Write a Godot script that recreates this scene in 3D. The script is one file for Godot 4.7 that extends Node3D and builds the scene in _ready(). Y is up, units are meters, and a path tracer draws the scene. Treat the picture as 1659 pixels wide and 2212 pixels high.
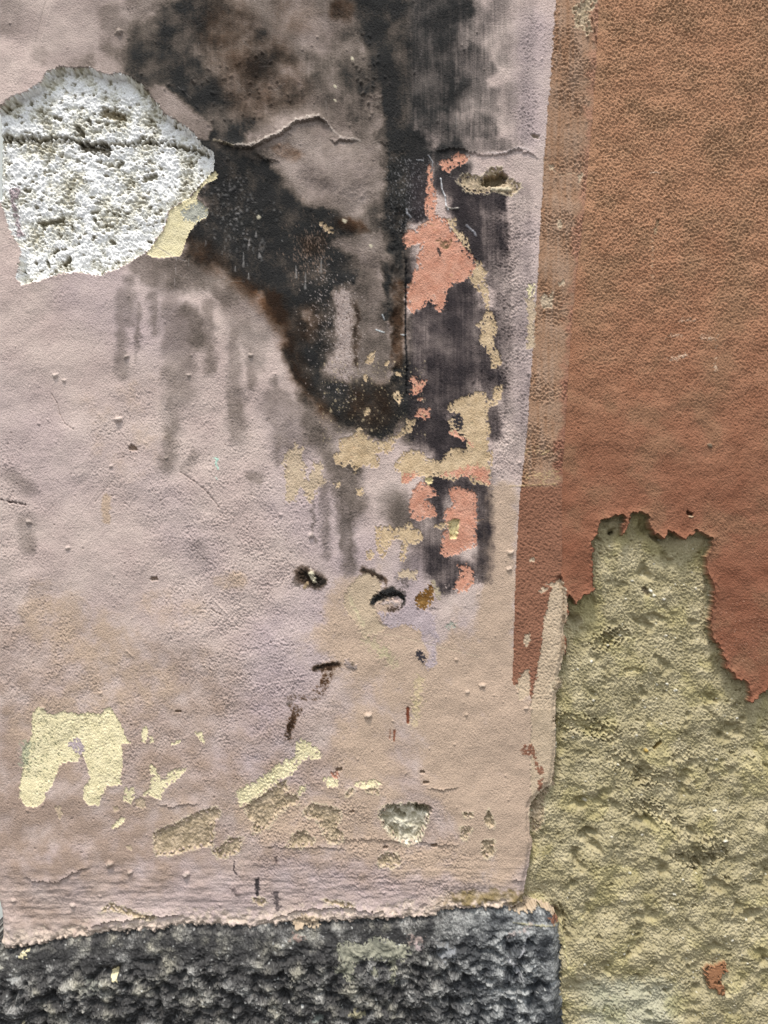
extends Node3D
# A weathered street wall: soot-stained pink plaster beside an orange rendered facade over a dark stone plinth.
# Plan units "D": 2212 of them are 1.6 m of wall, x to the right, y down; U metres each.
const U := 1.6 / 2212.0
const MID_Y := 1.18
const PITCH := 1.9
const NM := 60          # coarse margin lines on every side
const LO := -16.0
var W := 0
var H := 0
var xs := PackedFloat32Array()
var ys := PackedFloat32Array()
var Z := PackedFloat32Array()
var CR := PackedFloat32Array()
var CG := PackedFloat32Array()
var CB := PackedFloat32Array()
var ID := PackedByteArray()
var WA := PackedFloat32Array()   # wander of outlines, coarse
var WB := PackedFloat32Array()
var GR := PackedFloat32Array()   # grain
const CST := 4.0
const CO := -32.0
const CW := 432
const CH := 572
var names: Array[String] = ["", "plaster_coat", "brown_band", "orange_coat", "sand_render", "stone_block"]
var labels: Array[String] = ["", "", "dusty brown painted band along the joint", "", "exposed sandy render", ""]
var owner_of: Array[int] = [0, 1, 1, 2, 2, 3]
var rng := RandomNumberGenerator.new()
var things: Array[Node3D] = []


func _ready() -> void:
	var cam := Camera3D.new()
	cam.name = "camera"
	cam.fov = 62.0
	cam.position = Vector3(0, MID_Y, 0.8 / tan(deg_to_rad(31.0)))
	cam.near = 0.05
	cam.far = 400.0
	add_child(cam)
	cam.current = true
	var env := Environment.new()
	env.background_mode = Environment.BG_SKY
	var sm := ProceduralSkyMaterial.new()
	sm.sky_top_color = Color(0.86, 0.88, 0.90)
	sm.sky_horizon_color = Color(0.42, 0.43, 0.44)
	sm.sky_curve = 0.25
	sm.ground_bottom_color = Color(0.2, 0.19, 0.18)
	sm.ground_horizon_color = Color(0.4, 0.39, 0.38)
	var sky := Sky.new()
	sky.sky_material = sm
	env.sky = sky
	env.tonemap_mode = Environment.TONE_MAPPER_LINEAR
	env.tonemap_exposure = 2.6
	env.sdfgi_enabled = true
	env.ssao_enabled = true
	env.ssil_enabled = true
	var we := WorldEnvironment.new()
	we.name = "world_environment"
	we.environment = env
	add_child(we)
	var sun := DirectionalLight3D.new()
	sun.name = "sun"
	sun.light_energy = 0.5
	sun.light_color = Color(1.0, 0.97, 0.93)
	sun.light_angular_distance = 10.0
	sun.shadow_enabled = true
	add_child(sun)
	sun.look_at_from_position(Vector3(-0.12, 1.0, 0.34), Vector3.ZERO)

	rng.seed = 77
	lay_grid()
	surroundings()
	base_surfaces()
	print("base ", Time.get_ticks_msec())
	patches()
	print("patches ", Time.get_ticks_msec())
	small_marks()
	print("marks ", Time.get_ticks_msec())
	build_meshes()
	print("meshes ", Time.get_ticks_msec())


func thing(called: String, label: String, category: String) -> Node3D:
	var o := Node3D.new()
	o.name = called
	o.set_meta("label", label)
	o.set_meta("category", category)
	o.set_meta("kind", "thing")
	add_child(o)
	return o


func noise(seed_: int, size: float, octaves: int, kind := 1) -> FastNoiseLite:
	var n := FastNoiseLite.new()
	n.seed = seed_
	n.noise_type = FastNoiseLite.TYPE_SIMPLEX_SMOOTH if kind == 1 else FastNoiseLite.TYPE_SIMPLEX
	n.frequency = 1.0 / size
	n.fractal_type = FastNoiseLite.FRACTAL_FBM if octaves > 1 else FastNoiseLite.FRACTAL_NONE
	n.fractal_octaves = octaves
	return n


func lay_grid() -> void:
	xs = lines(LO, 1676.0, 1400.0, 1400.0)
	ys = lines(LO, 2228.0, 1400.0, 540.0)
	W = xs.size()
	H = ys.size()
	Z.resize(W * H)
	CR.resize(W * H)
	CG.resize(W * H)
	CB.resize(W * H)
	WA.resize(W * H)
	WB.resize(W * H)
	GR.resize(W * H)
	ID.resize(W * H)


func lines(a: float, b: float, before: float, after: float) -> PackedFloat32Array:
	var l := PackedFloat32Array()
	var sum := 0.0
	for i in NM:
		sum += pow(1.07, i)
	var at := a
	var back := PackedFloat32Array()
	for i in NM:
		at -= before * pow(1.07, i) / sum
		back.append(at)
	for i in NM:
		l.append(back[NM - 1 - i])
	var n := int((b - a) / PITCH)
	for i in n + 1:
		l.append(a + PITCH * i)
	at = b
	for i in NM:
		at += after * pow(1.07, i) / sum
		l.append(at)
	return l


func col_at(x: float) -> int:
	return clampi(int(floor((x - LO) / PITCH)) + NM, 1, W - 2)


func row_at(y: float) -> int:
	return clampi(int(floor((y - LO) / PITCH)) + NM, 1, H - 2)


# ---- painted fields -------------------------------------------------------
func canvas(v := 0.0) -> PackedFloat32Array:
	var c := PackedFloat32Array()
	c.resize(CW * CH)
	c.fill(v)
	return c


func brush(c: PackedFloat32Array, strokes: Array, hard := 0.15) -> void:
	for s in strokes:
		var x0: float = s[0]
		var y0: float = s[1]
		var x1: float = s[2]
		var y1: float = s[3]
		var r: float = s[4]
		var v: float = s[5]
		var i0 := clampi(int((minf(x0, x1) - r - CO) / CST), 0, CW - 1)
		var i1 := clampi(int((maxf(x0, x1) + r - CO) / CST) + 1, 0, CW - 1)
		var j0 := clampi(int((minf(y0, y1) - r - CO) / CST), 0, CH - 1)
		var j1 := clampi(int((maxf(y0, y1) + r - CO) / CST) + 1, 0, CH - 1)
		var ex := x1 - x0
		var ey := y1 - y0
		var ll := ex * ex + ey * ey + 0.0001
		for j in range(j0, j1 + 1):
			for i in range(i0, i1 + 1):
				var px := CO + i * CST - x0
				var py := CO + j * CST - y0
				var t := clampf((px * ex + py * ey) / ll, 0.0, 1.0)
				var d := sqrt((px - ex * t) * (px - ex * t) + (py - ey * t) * (py - ey * t)) / r
				if d < 1.0:
					var w := 1.0 - smoothstep(hard, 1.0, d)
					c[j * CW + i] = lerpf(c[j * CW + i], v, w)


func seen_at(ox: float, oy: float, step: float, strokes: Array) -> Array:
	var l := []
	for q in strokes:
		l.append([ox + step * q[0], oy + step * q[1], ox + step * q[2], oy + step * q[3], step * q[4], q[5]])
	return l


func stain(c: PackedFloat32Array, ox: float, oy: float, step: float, flat: Array, feather: float, v: float) -> void:
	# fill an outline with a soft edge
	var p := PackedVector2Array()
	var lo := Vector2(1e9, 1e9)
	var hi := -lo
	for i in flat.size() / 2:
		var q := Vector2(ox + step * flat[2 * i], oy + step * flat[2 * i + 1])
		p.append(q)
		lo = lo.min(q)
		hi = hi.max(q)
	var f := feather * step
	for j in range(clampi(int((lo.y - f - CO) / CST), 0, CH - 1), clampi(int((hi.y + f - CO) / CST) + 2, 0, CH)):
		for i in range(clampi(int((lo.x - f - CO) / CST), 0, CW - 1), clampi(int((hi.x + f - CO) / CST) + 2, 0, CW)):
			var w := smoothstep(f, -f, signed_distance(p, CO + i * CST, CO + j * CST))
			c[j * CW + i] = lerpf(c[j * CW + i], v, w)


func pts(ox: float, oy: float, flat: Array) -> PackedVector2Array:
	# outline read off an enlargement: 0.34 D a step from the corner (ox, oy)
	var p := PackedVector2Array()
	for i in flat.size() / 2:
		p.append(Vector2(ox + 0.34 * flat[2 * i], oy + 0.34 * flat[2 * i + 1]))
	return p


func dd(flat: Array) -> PackedVector2Array:
	var p := PackedVector2Array()
	for i in flat.size() / 2:
		p.append(Vector2(flat[2 * i], flat[2 * i + 1]))
	return p


func signed_distance(p: PackedVector2Array, x: float, y: float) -> float:
	var n := p.size()
	var best := 1e12
	var inside := false
	var a := p[n - 1]
	for k in n:
		var b := p[k]
		var ex := b.x - a.x
		var ey := b.y - a.y
		var px := x - a.x
		var py := y - a.y
		var t := clampf((px * ex + py * ey) / (ex * ex + ey * ey + 1e-6), 0.0, 1.0)
		var qx := px - ex * t
		var qy := py - ey * t
		best = minf(best, qx * qx + qy * qy)
		if (a.y > y) != (b.y > y) and x < a.x + ex * (y - a.y) / ey:
			inside = not inside
		a = b
	return -sqrt(best) if inside else sqrt(best)


class Field:
	var x0 := 0.0
	var y0 := 0.0
	var q := 3.0
	var w := 0
	var h := 0
	var v := PackedFloat32Array()
	func at(x: float, y: float) -> float:
		var fx := clampf((x - x0) / q, 0.0, w - 1.001)
		var fy := clampf((y - y0) / q, 0.0, h - 1.001)
		var i := int(fx)
		var j := int(fy)
		fx -= i
		fy -= j
		var k := j * w + i
		return (v[k] * (1.0 - fx) + v[k + 1] * fx) * (1.0 - fy) + (v[k + w] * (1.0 - fx) + v[k + w + 1] * fx) * fy


func field(p: PackedVector2Array, x0: float, y0: float, x1: float, y1: float, q := 3.0) -> Field:
	var f := Field.new()
	f.x0 = x0
	f.y0 = y0
	f.q = q
	f.w = int((x1 - x0) / q) + 2
	f.h = int((y1 - y0) / q) + 2
	f.v.resize(f.w * f.h)
	for j in f.h:
		for i in f.w:
			f.v[j * f.w + i] = signed_distance(p, x0 + i * q, y0 + j * q)
	return f


func along(p: PackedVector2Array, y: float) -> float:
	# x of an edge that runs down the wall
	if y <= p[0].y:
		return p[0].x + (p[1].x - p[0].x) * (y - p[0].y) / (p[1].y - p[0].y)
	for k in p.size() - 1:
		if y <= p[k + 1].y:
			return lerpf(p[k].x, p[k + 1].x, (y - p[k].y) / (p[k + 1].y - p[k].y))
	return p[p.size() - 1].x


# ---- the large surfaces ---------------------------------------------------
func base_surfaces() -> void:
	var soot := canvas()
	# read off an enlargement: 0.6 D a step from (265, 0)
	brush(soot, seen_at(265, 0, 0.6, [
		[-120, 150, 20, 100, 220, .12], [100, 240, 850, 240, 340, .56], [60, 60, 70, 90, 110, .36], [-60, 0, -40, 260, 90, .16], [-330, 60, -180, 120, 120, .08], [-300, 190, -290, 200, 40, .22], [-440, 0, -430, 60, 90, .2],
		[60, 170, 250, 60, 120, .72], [200, 80, 330, 60, 100, .76], [90, 220, 300, 330, 120, .80], [200, 330, 380, 420, 100, .84], [300, 480, 330, 490, 80, .76], [130, 350, 290, 480, 50, .30], [-40, 60, -20, 130, 60, .3],
		[380, 150, 480, 350, 130, .66], [600, 100, 720, 60, 100, .40], [690, 120, 700, 140, 80, .30], [650, 250, 560, 330, 90, .54], [800, 200, 900, 160, 60, .46], [780, 20, 800, 20, 60, .62], [500, 40, 540, 60, 60, .5], [440, 420, 560, 440, 70, .6],
		[520, 230, 525, 250, 60, .70], [840, 250, 870, 290, 85, .76], [820, 380, 830, 390, 60, .58], [700, 380, 760, 400, 60, .48],
		[900, 0, 960, 200, 95, .92], [960, 200, 1000, 420, 66, .95], [1000, 420, 960, 560, 60, .88], [940, 500, 950, 640, 50, .75],
		[1100, 100, 1150, 350, 190, .74], [1050, 30, 1200, 40, 120, .82], [1100, 200, 1120, 330, 120, .76], [1250, 120, 1260, 330, 80, .60], [1310, 80, 1320, 130, 70, .36], [1290, 220, 1300, 240, 60, .5], [1330, 350, 1340, 380, 50, .45], [1180, 440, 1300, 460, 70, .56], [1250, 522, 1400, 532, 34, .30],
		[1370, 0, 1385, 200, 60, .26], [1440, 0, 1440, 500, 60, .10], [1380, 330, 1390, 440, 40, .2],
		[330, 530, 400, 545, 70, .92], [500, 500, 650, 440, 30, .22], [600, 520, 800, 620, 160, .34], [700, 560, 720, 570, 90, .25], [620, 600, 820, 700, 110, .34], [860, 520, 900, 680, 60, .54], [800, 765, 890, 745, 60, .52], [560, 650, 620, 760, 56, .68], [470, 540, 520, 560, 50, .5],
		[370, 570, 420, 700, 115, .96], [480, 620, 560, 760, 80, .94], [400, 800, 560, 900, 115, .96], [580, 790, 760, 790, 55, .92], [560, 950, 760, 990, 95, .96], [690, 1000, 720, 1010, 85, .92], [280, 850, 310, 900, 60, .80], [640, 870, 720, 900, 60, .8],
		[780, 880, 900, 930, 56, .34], [840, 850, 910, 880, 36, .42], [840, 790, 930, 830, 34, .7], [640, 1060, 700, 1250, 112, .96], [690, 1180, 700, 1200, 44, .66],
		[850, 1000, 920, 1300, 70, .54], [900, 1140, 910, 1190, 60, .42], [790, 1050, 800, 1130, 46, .14], [770, 1250, 800, 1330, 60, .15], [800, 1170, 805, 1190, 40, .2], [720, 1330, 760, 1380, 44, .36],
		[620, 1280, 690, 1390, 60, .92], [700, 1420, 900, 1480, 90, .86], [860, 1390, 900, 1450, 55, .8], [960, 1440, 970, 1470, 60, .94], [780, 1500, 930, 1540, 60, .93], [640, 1500, 690, 1570, 60, .52], [560, 1450, 600, 1500, 70, .3],
		[980, 650, 970, 900, 48, .95], [985, 960, 985, 1250, 26, .66], [950, 1040, 950, 1140, 24, .88], [1000, 1300, 1000, 1400, 36, .9],
		[1180, 560, 1180, 640, 90, .86], [1060, 520, 1060, 760, 66, .93], [1250, 700, 1270, 900, 80, .88], [1180, 1080, 1180, 1400, 140, .78], [1060, 1150, 1055, 1300, 50, .70], [1010, 1400, 1100, 1500, 66, .95], [1150, 1560, 1180, 1620, 56, .92], [1240, 1500, 1250, 1560, 50, .85],
		[1330, 700, 1350, 1000, 60, .62], [1340, 690, 1330, 720, 60, .84], [1390, 1000, 1395, 1450, 66, .36], [1440, 700, 1430, 1600, 50, .16], [1310, 1150, 1330, 1400, 60, .72], [1330, 1480, 1340, 1560, 40, .5],
		[130, 350, 290, 480, 34, .32], [290, 890, 420, 960, 62, .80], [250, 860, 300, 880, 40, .66], [790, 1050, 800, 1130, 40, .14], [770, 1250, 800, 1330, 52, .15], [690, 1180, 700, 1200, 40, .66], [800, 890, 890, 930, 46, .34],
		[170, 990, 330, 960, 90, .48], [230, 1140, 260, 1210, 70, .46], [80, 960, 110, 990, 70, .40], [400, 1080, 480, 1200, 80, .26], [330, 1000, 380, 1060, 50, .4],
	]), 0.5)
	var bx0 := 398.0
	var by0 := 280.7
	var bs := 0.5807
	stain(soot, bx0, by0, bs, [330, 60, 500, 20, 700, 60, 760, 160, 740, 330, 760, 470, 740, 560, 760, 900, 640, 930, 540, 800, 560, 600, 600, 400, 540, 290, 440, 270, 400, 210, 350, 160], 50, 0.40)
	stain(soot, bx0, by0, bs, [110, 90, 200, 110, 300, 150, 370, 210, 420, 280, 520, 300, 600, 330, 690, 385, 560, 420, 630, 480, 640, 560, 560, 590, 550, 650, 575, 700, 565, 780, 520, 840, 500, 880, 520, 960, 640, 930, 760, 960, 800, 1000, 820, 1080, 760, 1140, 700, 1140, 640, 1110, 560, 1090, 470, 1010, 430, 930, 400, 850, 370, 770,
		330, 700, 280, 630, 200, 570, 110, 500, 10, 450, 10, 400, 50, 340, 90, 290, 40, 240, 80, 200, 120, 160], 46, 0.95)
	stain(soot, bx0, by0, bs, [360, 70, 500, 40, 690, 70, 730, 160, 710, 260, 640, 310, 540, 270, 460, 240, 400, 190], 50, 0.30)
	stain(soot, bx0, by0, bs, [690, 240, 745, 240, 750, 380, 720, 400, 660, 350], 30, 0.62)
	stain(soot, bx0, by0, bs, [560, 420, 640, 415, 740, 460, 745, 505, 690, 505, 620, 470], 22, 0.38)
	stain(soot, bx0, by0, bs, [630, 540, 700, 520, 735, 600, 750, 720, 765, 860, 755, 950, 680, 900, 645, 850, 635, 700], 18, 0.50)
	stain(soot, bx0, by0, bs, [690, 600, 720, 600, 730, 780, 700, 780], 16, 0.40)
	stain(soot, bx0, by0, bs, [560, 600, 620, 600, 628, 700, 622, 820, 636, 905, 600, 930, 540, 900, 512, 885, 556, 830, 568, 740, 564, 670], 10, 0.13)
	stain(soot, bx0, by0, bs, [634, 640, 644, 640, 646, 880, 636, 880], 8, 0.80)
	stain(soot, bx0, by0, bs, [450, 690, 540, 690, 560, 750, 520, 800, 460, 780], 26, 0.66)
	stain(soot, bx0, by0, bs, [440, 670, 475, 670, 475, 710, 440, 710], 14, 0.48)
	stain(soot, bx0, by0, bs, [440, 960, 560, 1090, 640, 1130, 560, 1140, 470, 1060], 34, 0.52)
	stain(soot, bx0, by0, bs, [755, 0, 835, 0, 835, 400, 818, 560, 760, 500, 750, 250], 30, 0.93)
	stain(soot, bx0, by0, bs, [738, 500, 770, 500, 772, 650, 745, 650], 14, 0.84)
	stain(soot, bx0, by0, bs, [772, 560, 822, 560, 815, 890, 772, 900], 12, 0.64)
	stain(soot, bx0, by0, bs, [780, 890, 830, 860, 900, 950, 930, 1040, 830, 1090, 790, 1050], 22, 0.95)
	stain(soot, bx0, by0, bs, [120, 30, 260, 60, 300, 110, 200, 100, 120, 80], 20, 0.80)
	brush(soot, [
		[655, 1243, 688, 1257, 27, .95], [640, 1255, 645, 1262, 14, .6], [806, 1298, 822, 1288, 15, 1.0], [822, 1288, 842, 1284, 18, 1.0], [842, 1284, 866, 1289, 15, 1.0], [870, 1290, 876, 1304, 8, .85], [874, 1308, 862, 1318, 8, .7], [860, 1318, 838, 1322, 8, .6],
		[784, 1229, 808, 1240, 10, .9], [808, 1240, 830, 1258, 10, .85], [832, 1260, 834, 1272, 8, .6], [950, 1240, 962, 1270, 26, 1.0], [925, 1235, 940, 1245, 18, .7], [905, 1318, 945, 1318, 6, .5],
		[686, 1439, 730, 1434, 12, .9], [712, 1456, 692, 1496, 15, .5], [620, 1506, 690, 1510, 7, .5], [640, 1535, 630, 1560, 17, .65], [630, 1560, 622, 1592, 14, .75], [632, 1500, 628, 1520, 12, .45], [752, 1434, 766, 1442, 10, .5],
	], 0.25)
	brush(soot, [
		[905, 935, 990, 975, 52, .92], [990, 950, 1010, 985, 36, .9], [884, 515, 884, 605, 20, .76], [980, 380, 1000, 465, 36, .90], [960, 1000, 965, 1020, 34, .86], [725, 1000, 770, 1010, 26, .7],
		[740, 1010, 760, 1090, 50, .52], [745, 1100, 757, 1230, 26, .40], [850, 1080, 862, 1130, 48, .46], [930, 1160, 965, 1250, 60, .70], [1042, 1030, 1047, 1245, 30, .76],
		[950, 1030, 945, 1120, 40, .84], [1000, 1235, 1010, 1240, 38, .70], [890, 1230, 880, 1260, 45, .34], [1000, 1050, 1010, 1080, 44, .74], [900, 1110, 915, 1150, 50, .56], [700, 1050, 705, 1200, 16, .30], [960, 965, 1000, 985, 30, .9], [880, 1130, 890, 1160, 40, .5],
		[600, 880, 640, 960, 60, .24], [700, 960, 720, 1000, 40, .46],
		[262, 640, 262, 810, 20, .22], [300, 660, 296, 775, 9, .30], [365, 640, 372, 905, 30, .28], [395, 700, 402, 850, 40, .27], [505, 700, 505, 900, 22, .28], [512, 850, 512, 940, 30, .30],
		[560, 640, 556, 800, 20, .22], [595, 820, 600, 1000, 14, .26], [372, 930, 362, 1005, 30, .34], [450, 650, 455, 800, 22, .30], [536, 690, 545, 830, 18, .28], [280, 610, 280, 700, 20, .3], [330, 640, 335, 720, 16, .3],
		[20, 1030, 60, 1060, 30, .18], [55, 1130, 60, 1180, 30, .24], [10, 1230, 40, 1320, 36, .14], [420, 980, 400, 1010, 16, .25], [545, 1030, 560, 1035, 20, .3], [430, 1180, 435, 1200, 30, .12],
		[757, 1000, 760, 1230, 6, .5], [737, 1080, 738, 1180, 6, .42], [676, 1080, 678, 1170, 6, .3], [234, 104, 238, 108, 24, .44], [258, 68, 262, 76, 22, .40],
	], 0.15)
	var brown := canvas()
	brush(brown, seen_at(265, 0, 0.6, [
		[370, 100, 480, 330, 150, .42], [560, 200, 620, 330, 90, .3], [600, 60, 640, 60, 90, .25], [780, 30, 800, 40, 60, .6], [560, 540, 620, 560, 34, .5],
	]), 0.3)
	stain(brown, bx0, by0, bs, [10, 400, 90, 420, 200, 540, 300, 590, 370, 640, 390, 700, 400, 760, 430, 850, 470, 960, 560, 1080, 520, 1080, 430, 960, 380, 850, 350, 740, 300, 680, 250, 620, 150, 540, 30, 470], 36, 0.9)
	stain(brown, bx0, by0, bs, [255, 585, 340, 600, 395, 680, 370, 700, 300, 660], 18, 1.0)
	stain(brown, bx0, by0, bs, [560, 330, 640, 330, 690, 380, 640, 388, 570, 370], 14, 0.85)
	stain(brown, bx0, by0, bs, [430, 400, 520, 390, 530, 450, 450, 470], 24, 0.6)
	stain(brown, bx0, by0, bs, [620, 960, 780, 960, 790, 1080, 700, 1130, 600, 1080], 40, 0.6)
	stain(brown, bx0, by0, bs, [400, 660, 480, 640, 520, 690, 470, 790, 420, 780], 26, 0.5)
	stain(brown, bx0, by0, bs, [774, 560, 820, 560, 815, 890, 774, 900], 12, 0.8)
	stain(brown, bx0, by0, bs, [634, 640, 646, 640, 648, 880, 636, 880], 10, 0.6)
	brush(brown, [
		[655, 1243, 688, 1257, 27, .5], [784, 1229, 830, 1258, 10, .7], [832, 1260, 834, 1272, 8, .8], [686, 1439, 730, 1434, 13, .85], [712, 1456, 692, 1496, 17, .9], [640, 1535, 630, 1560, 19, .9], [630, 1560, 622, 1592, 16, .85], [620, 1506, 690, 1510, 9, .6], [862, 1316, 840, 1322, 9, .4],
	], 0.3)
	var tan := canvas()
	brush(tan, [
		[800, 1360, 1000, 1500, 230, .85], [1080, 1080, 1070, 1500, 70, .95], [1000, 1650, 1080, 1800, 170, .9], [780, 1600, 800, 1700, 130, .75], [1120, 1560, 1170, 1760, 90, 1.0], [790, 1290, 780, 1330, 40, .9],
		[200, 880, 260, 980, 110, .30], [300, 850, 310, 980, 120, .35], [100, 1330, 230, 1400, 140, .62], [330, 1300, 420, 1330, 80, .45], [480, 1260, 520, 1250, 40, .6], [70, 1560, 330, 1480, 140, .55], [230, 1075, 228, 1125, 15, .9],
		[430, 1430, 460, 1440, 60, .4], [560, 1750, 800, 1800, 130, .7], [150, 1650, 420, 1780, 150, .4], [920, 1290, 860, 1260, 60, .05], [950, 1330, 940, 1370, 36, .0], [930, 1380, 935, 1420, 18, .05], [850, 1335, 880, 1325, 30, .0],
		[880, 1860, 1060, 1870, 70, .75], [560, 960, 700, 980, 80, .25], [750, 1300, 770, 1300, 10, .9], [690, 1190, 640, 1320, 60, .0],
	])
	var lilac := canvas()
	brush(lilac, [
		[620, 1400, 560, 1620, 130, .8], [520, 1620, 600, 1660, 80, .7], [680, 1300, 640, 1450, 100, .6], [0, 900, 120, 1000, 160, .3], [880, 1240, 900, 1400, 70, .8], [640, 1080, 760, 1200, 120, .5],
		[600, 1880, 800, 1920, 80, .75], [880, 1940, 700, 1950, 60, .7], [100, 1870, 160, 1880, 80, .6], [300, 1900, 520, 1930, 110, .55], [200, 620, 330, 700, 140, .45], [1150, 60, 1150, 300, 60, .5], [600, 900, 640, 1000, 70, .3],
		[1000, 1360, 1010, 1370, 40, .5], [1150, 500, 1140, 900, 50, .3], [330, 1050, 430, 1200, 90, .3], [980, 1900, 1000, 1930, 70, .4],
	])
	var ruddy := canvas()
	brush(ruddy, [
		[100, 1700, 1050, 1760, 330, .5], [0, 1500, 60, 1800, 200, .7], [100, 1800, 300, 1850, 130, .7], [200, 1450, 420, 1500, 160, .5], [260, 1620, 420, 1700, 120, .55], [500, 1770, 760, 1820, 150, .5], [760, 1650, 960, 1700, 120, .45], [0, 1400, 300, 1460, 120, .35], [1040, 1790, 1060, 1880, 80, .4], [160, 2000, 60, 1980, 60, .5],
	])
	var rough := canvas(0.38)
	brush(rough, [
		[300, 950, 600, 1100, 260, .8], [500, 1250, 560, 1550, 260, 1.15], [100, 1450, 300, 1600, 200, .9], [0, 1000, 40, 1400, 100, .9], [1110, 480, 1110, 1000, 75, 1.25], [1150, 60, 1140, 320, 40, .9], [850, 250, 850, 500, 50, 0.9], [560, 100, 700, 300, 260, .26], [980, 100, 1000, 300, 130, .25], [620, 600, 700, 800, 150, .35], [100, 60, 200, 60, 160, .25],
		[600, 1780, 900, 1880, 200, 1.1], [1100, 1600, 1150, 1800, 90, .3], [960, 600, 980, 900, 70, .25], [90, 1870, 140, 1900, 70, .25], [130, 700, 160, 800, 150, .35],
	])
	var bump := canvas()   # broad swellings, mm
	brush(bump, [
		[560, 300, 690, 280, 60, 4.0], [700, 340, 740, 380, 80, 6.5], [690, 440, 780, 500, 60, 2.5], [480, 420, 500, 470, 70, -2.0], [760, 620, 800, 640, 60, 3.0], [865, 470, 866, 860, 22, -4.0], [840, 560, 838, 700, 16, 2.5],
		[60, 1890, 150, 1880, 90, 3.0], [40, 2000, 50, 2010, 40, 4.0], [90, 1990, 160, 1980, 60, -2.0], [780, 560, 800, 560, 30, 2.5], [700, 700, 705, 730, 30, 2.5],
	])

	var pink_edge := dd([1200, 0, 1196, 60, 1190, 160, 1187, 205, 1184, 230, 1180, 290, 1175, 340, 1172, 420, 1165, 520, 1160, 620, 1155, 700, 1150, 780, 1143, 860, 1138, 940, 1130, 1010, 1122, 1080, 1117, 1180, 1112, 1280, 1110, 1380, 1107, 1475, 1118, 1488, 1136, 1494, 1146, 1504, 1150, 1530, 1300, 1534, 1300, 2212])
	var joint := dd([1294, 0, 1290, 90, 1280, 250, 1268, 400, 1255, 520, 1240, 640, 1228, 800, 1216, 1000, 1213, 1250, 1220, 1300, 1225, 2212])
	var sand_outline := pts(1095, 730, [
		345, 1535, 385, 1620, 440, 1690, 490, 1650, 550, 1600, 545, 1500, 538, 1290, 580, 1250, 600, 1165, 690, 1125, 745, 1120, 750, 1170, 720, 1220, 735, 1258, 772, 1215, 782, 1150, 795, 1110, 850, 1108, 900, 1125, 905, 1190, 940, 1250, 1000, 1270,
		1030, 1230, 1080, 1245, 1130, 1280, 1210, 1225, 1310, 1275, 1300, 1320, 1260, 1400, 1270, 1500, 1310, 1560, 1310, 1680, 1285, 1800, 1300, 1900, 1340, 1950, 1390, 2050, 1392, 2100, 1440, 2130, 1455, 2170])
	sand_outline.append_array(dd([
		1588, 1467, 1614, 1475, 1620, 1490, 1615, 1515, 1624, 1517, 1639, 1506, 1662, 1486, 1720, 1500, 1720, 2400, 1090, 2400, 1090, 1964, 1129, 1950, 1137, 1905, 1146, 1861, 1151, 1820, 1146, 1800, 1146, 1742, 1170, 1712, 1195, 1695, 1199, 1660,
		1204, 1620, 1202, 1560, 1204, 1501, 1214, 1477, 1208, 1462, 1214, 1447, 1224, 1396, 1220, 1360, 1228, 1328, 1226, 1281]))
	var sand := field(sand_outline, 1060, 1060, 1690, 2240)
	var plinth := field(dd([
		-200, 2026, -2, 2032, 6, 2044, 14, 2050, 60, 2040, 110, 2035, 160, 2026, 240, 2012, 340, 2009, 400, 1998, 470, 2000, 547, 2004, 590, 1999, 629, 1992, 690, 1988, 738, 1990, 840, 1984, 942, 1977, 959, 1964, 1030, 1962, 1095, 1958, 1132, 1964, 1163, 1955, 1190, 1965,
		1205, 1985, 1211, 2004, 1210, 2040, 1216, 2072, 1213, 2130, 1218, 2180, 1218, 2700, -200, 2700]), -60, 1870, 1690, 2240)
	var corner := dd([-8, 0, -8, 1850, -8, 1900, -6, 1945, 1, 1968, 4, 1990, 5, 2010, 3, 2030, 0, 2040, -40, 2056, -44, 2400])

	var n_a := noise(1, 34, 2)
	var n_b := noise(2, 11, 2)
	var n_g := noise(3, 7.2, 1)
	var n_g2 := noise(4, 17.0, 2)
	var n_big := noise(5, 260, 3)
	var n_mid := noise(6, 60, 3)
	var n_str := noise(7, 5.0, 2)
	var n_cloud := noise(8, 130, 4)
	var n_spk := noise(9, 4.6, 1)
	var n_o := noise(10, 10.5, 3)
	var n_sand := noise(11, 150, 4)
	var n_sg := noise(12, 6.5, 2)
	var n_lava := noise(13, 46, 3)
	n_lava.fractal_gain = 0.4
	var n_lava2 := noise(14, 13, 2)
	var n_tint := noise(15, 60, 3)
	var n_facet := noise(17, 30, 1)
	n_facet.noise_type = FastNoiseLite.TYPE_CELLULAR
	n_facet.cellular_return_type = FastNoiseLite.RETURN_CELL_VALUE
	var n_facet2 := noise(18, 13, 1)
	n_facet2.noise_type = FastNoiseLite.TYPE_CELLULAR
	n_facet2.cellular_return_type = FastNoiseLite.RETURN_CELL_VALUE
	var n_knob := noise(16, 36, 1)
	n_knob.noise_type = FastNoiseLite.TYPE_CELLULAR
	n_knob.cellular_return_type = FastNoiseLite.RETURN_DISTANCE
	var k := 0
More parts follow.
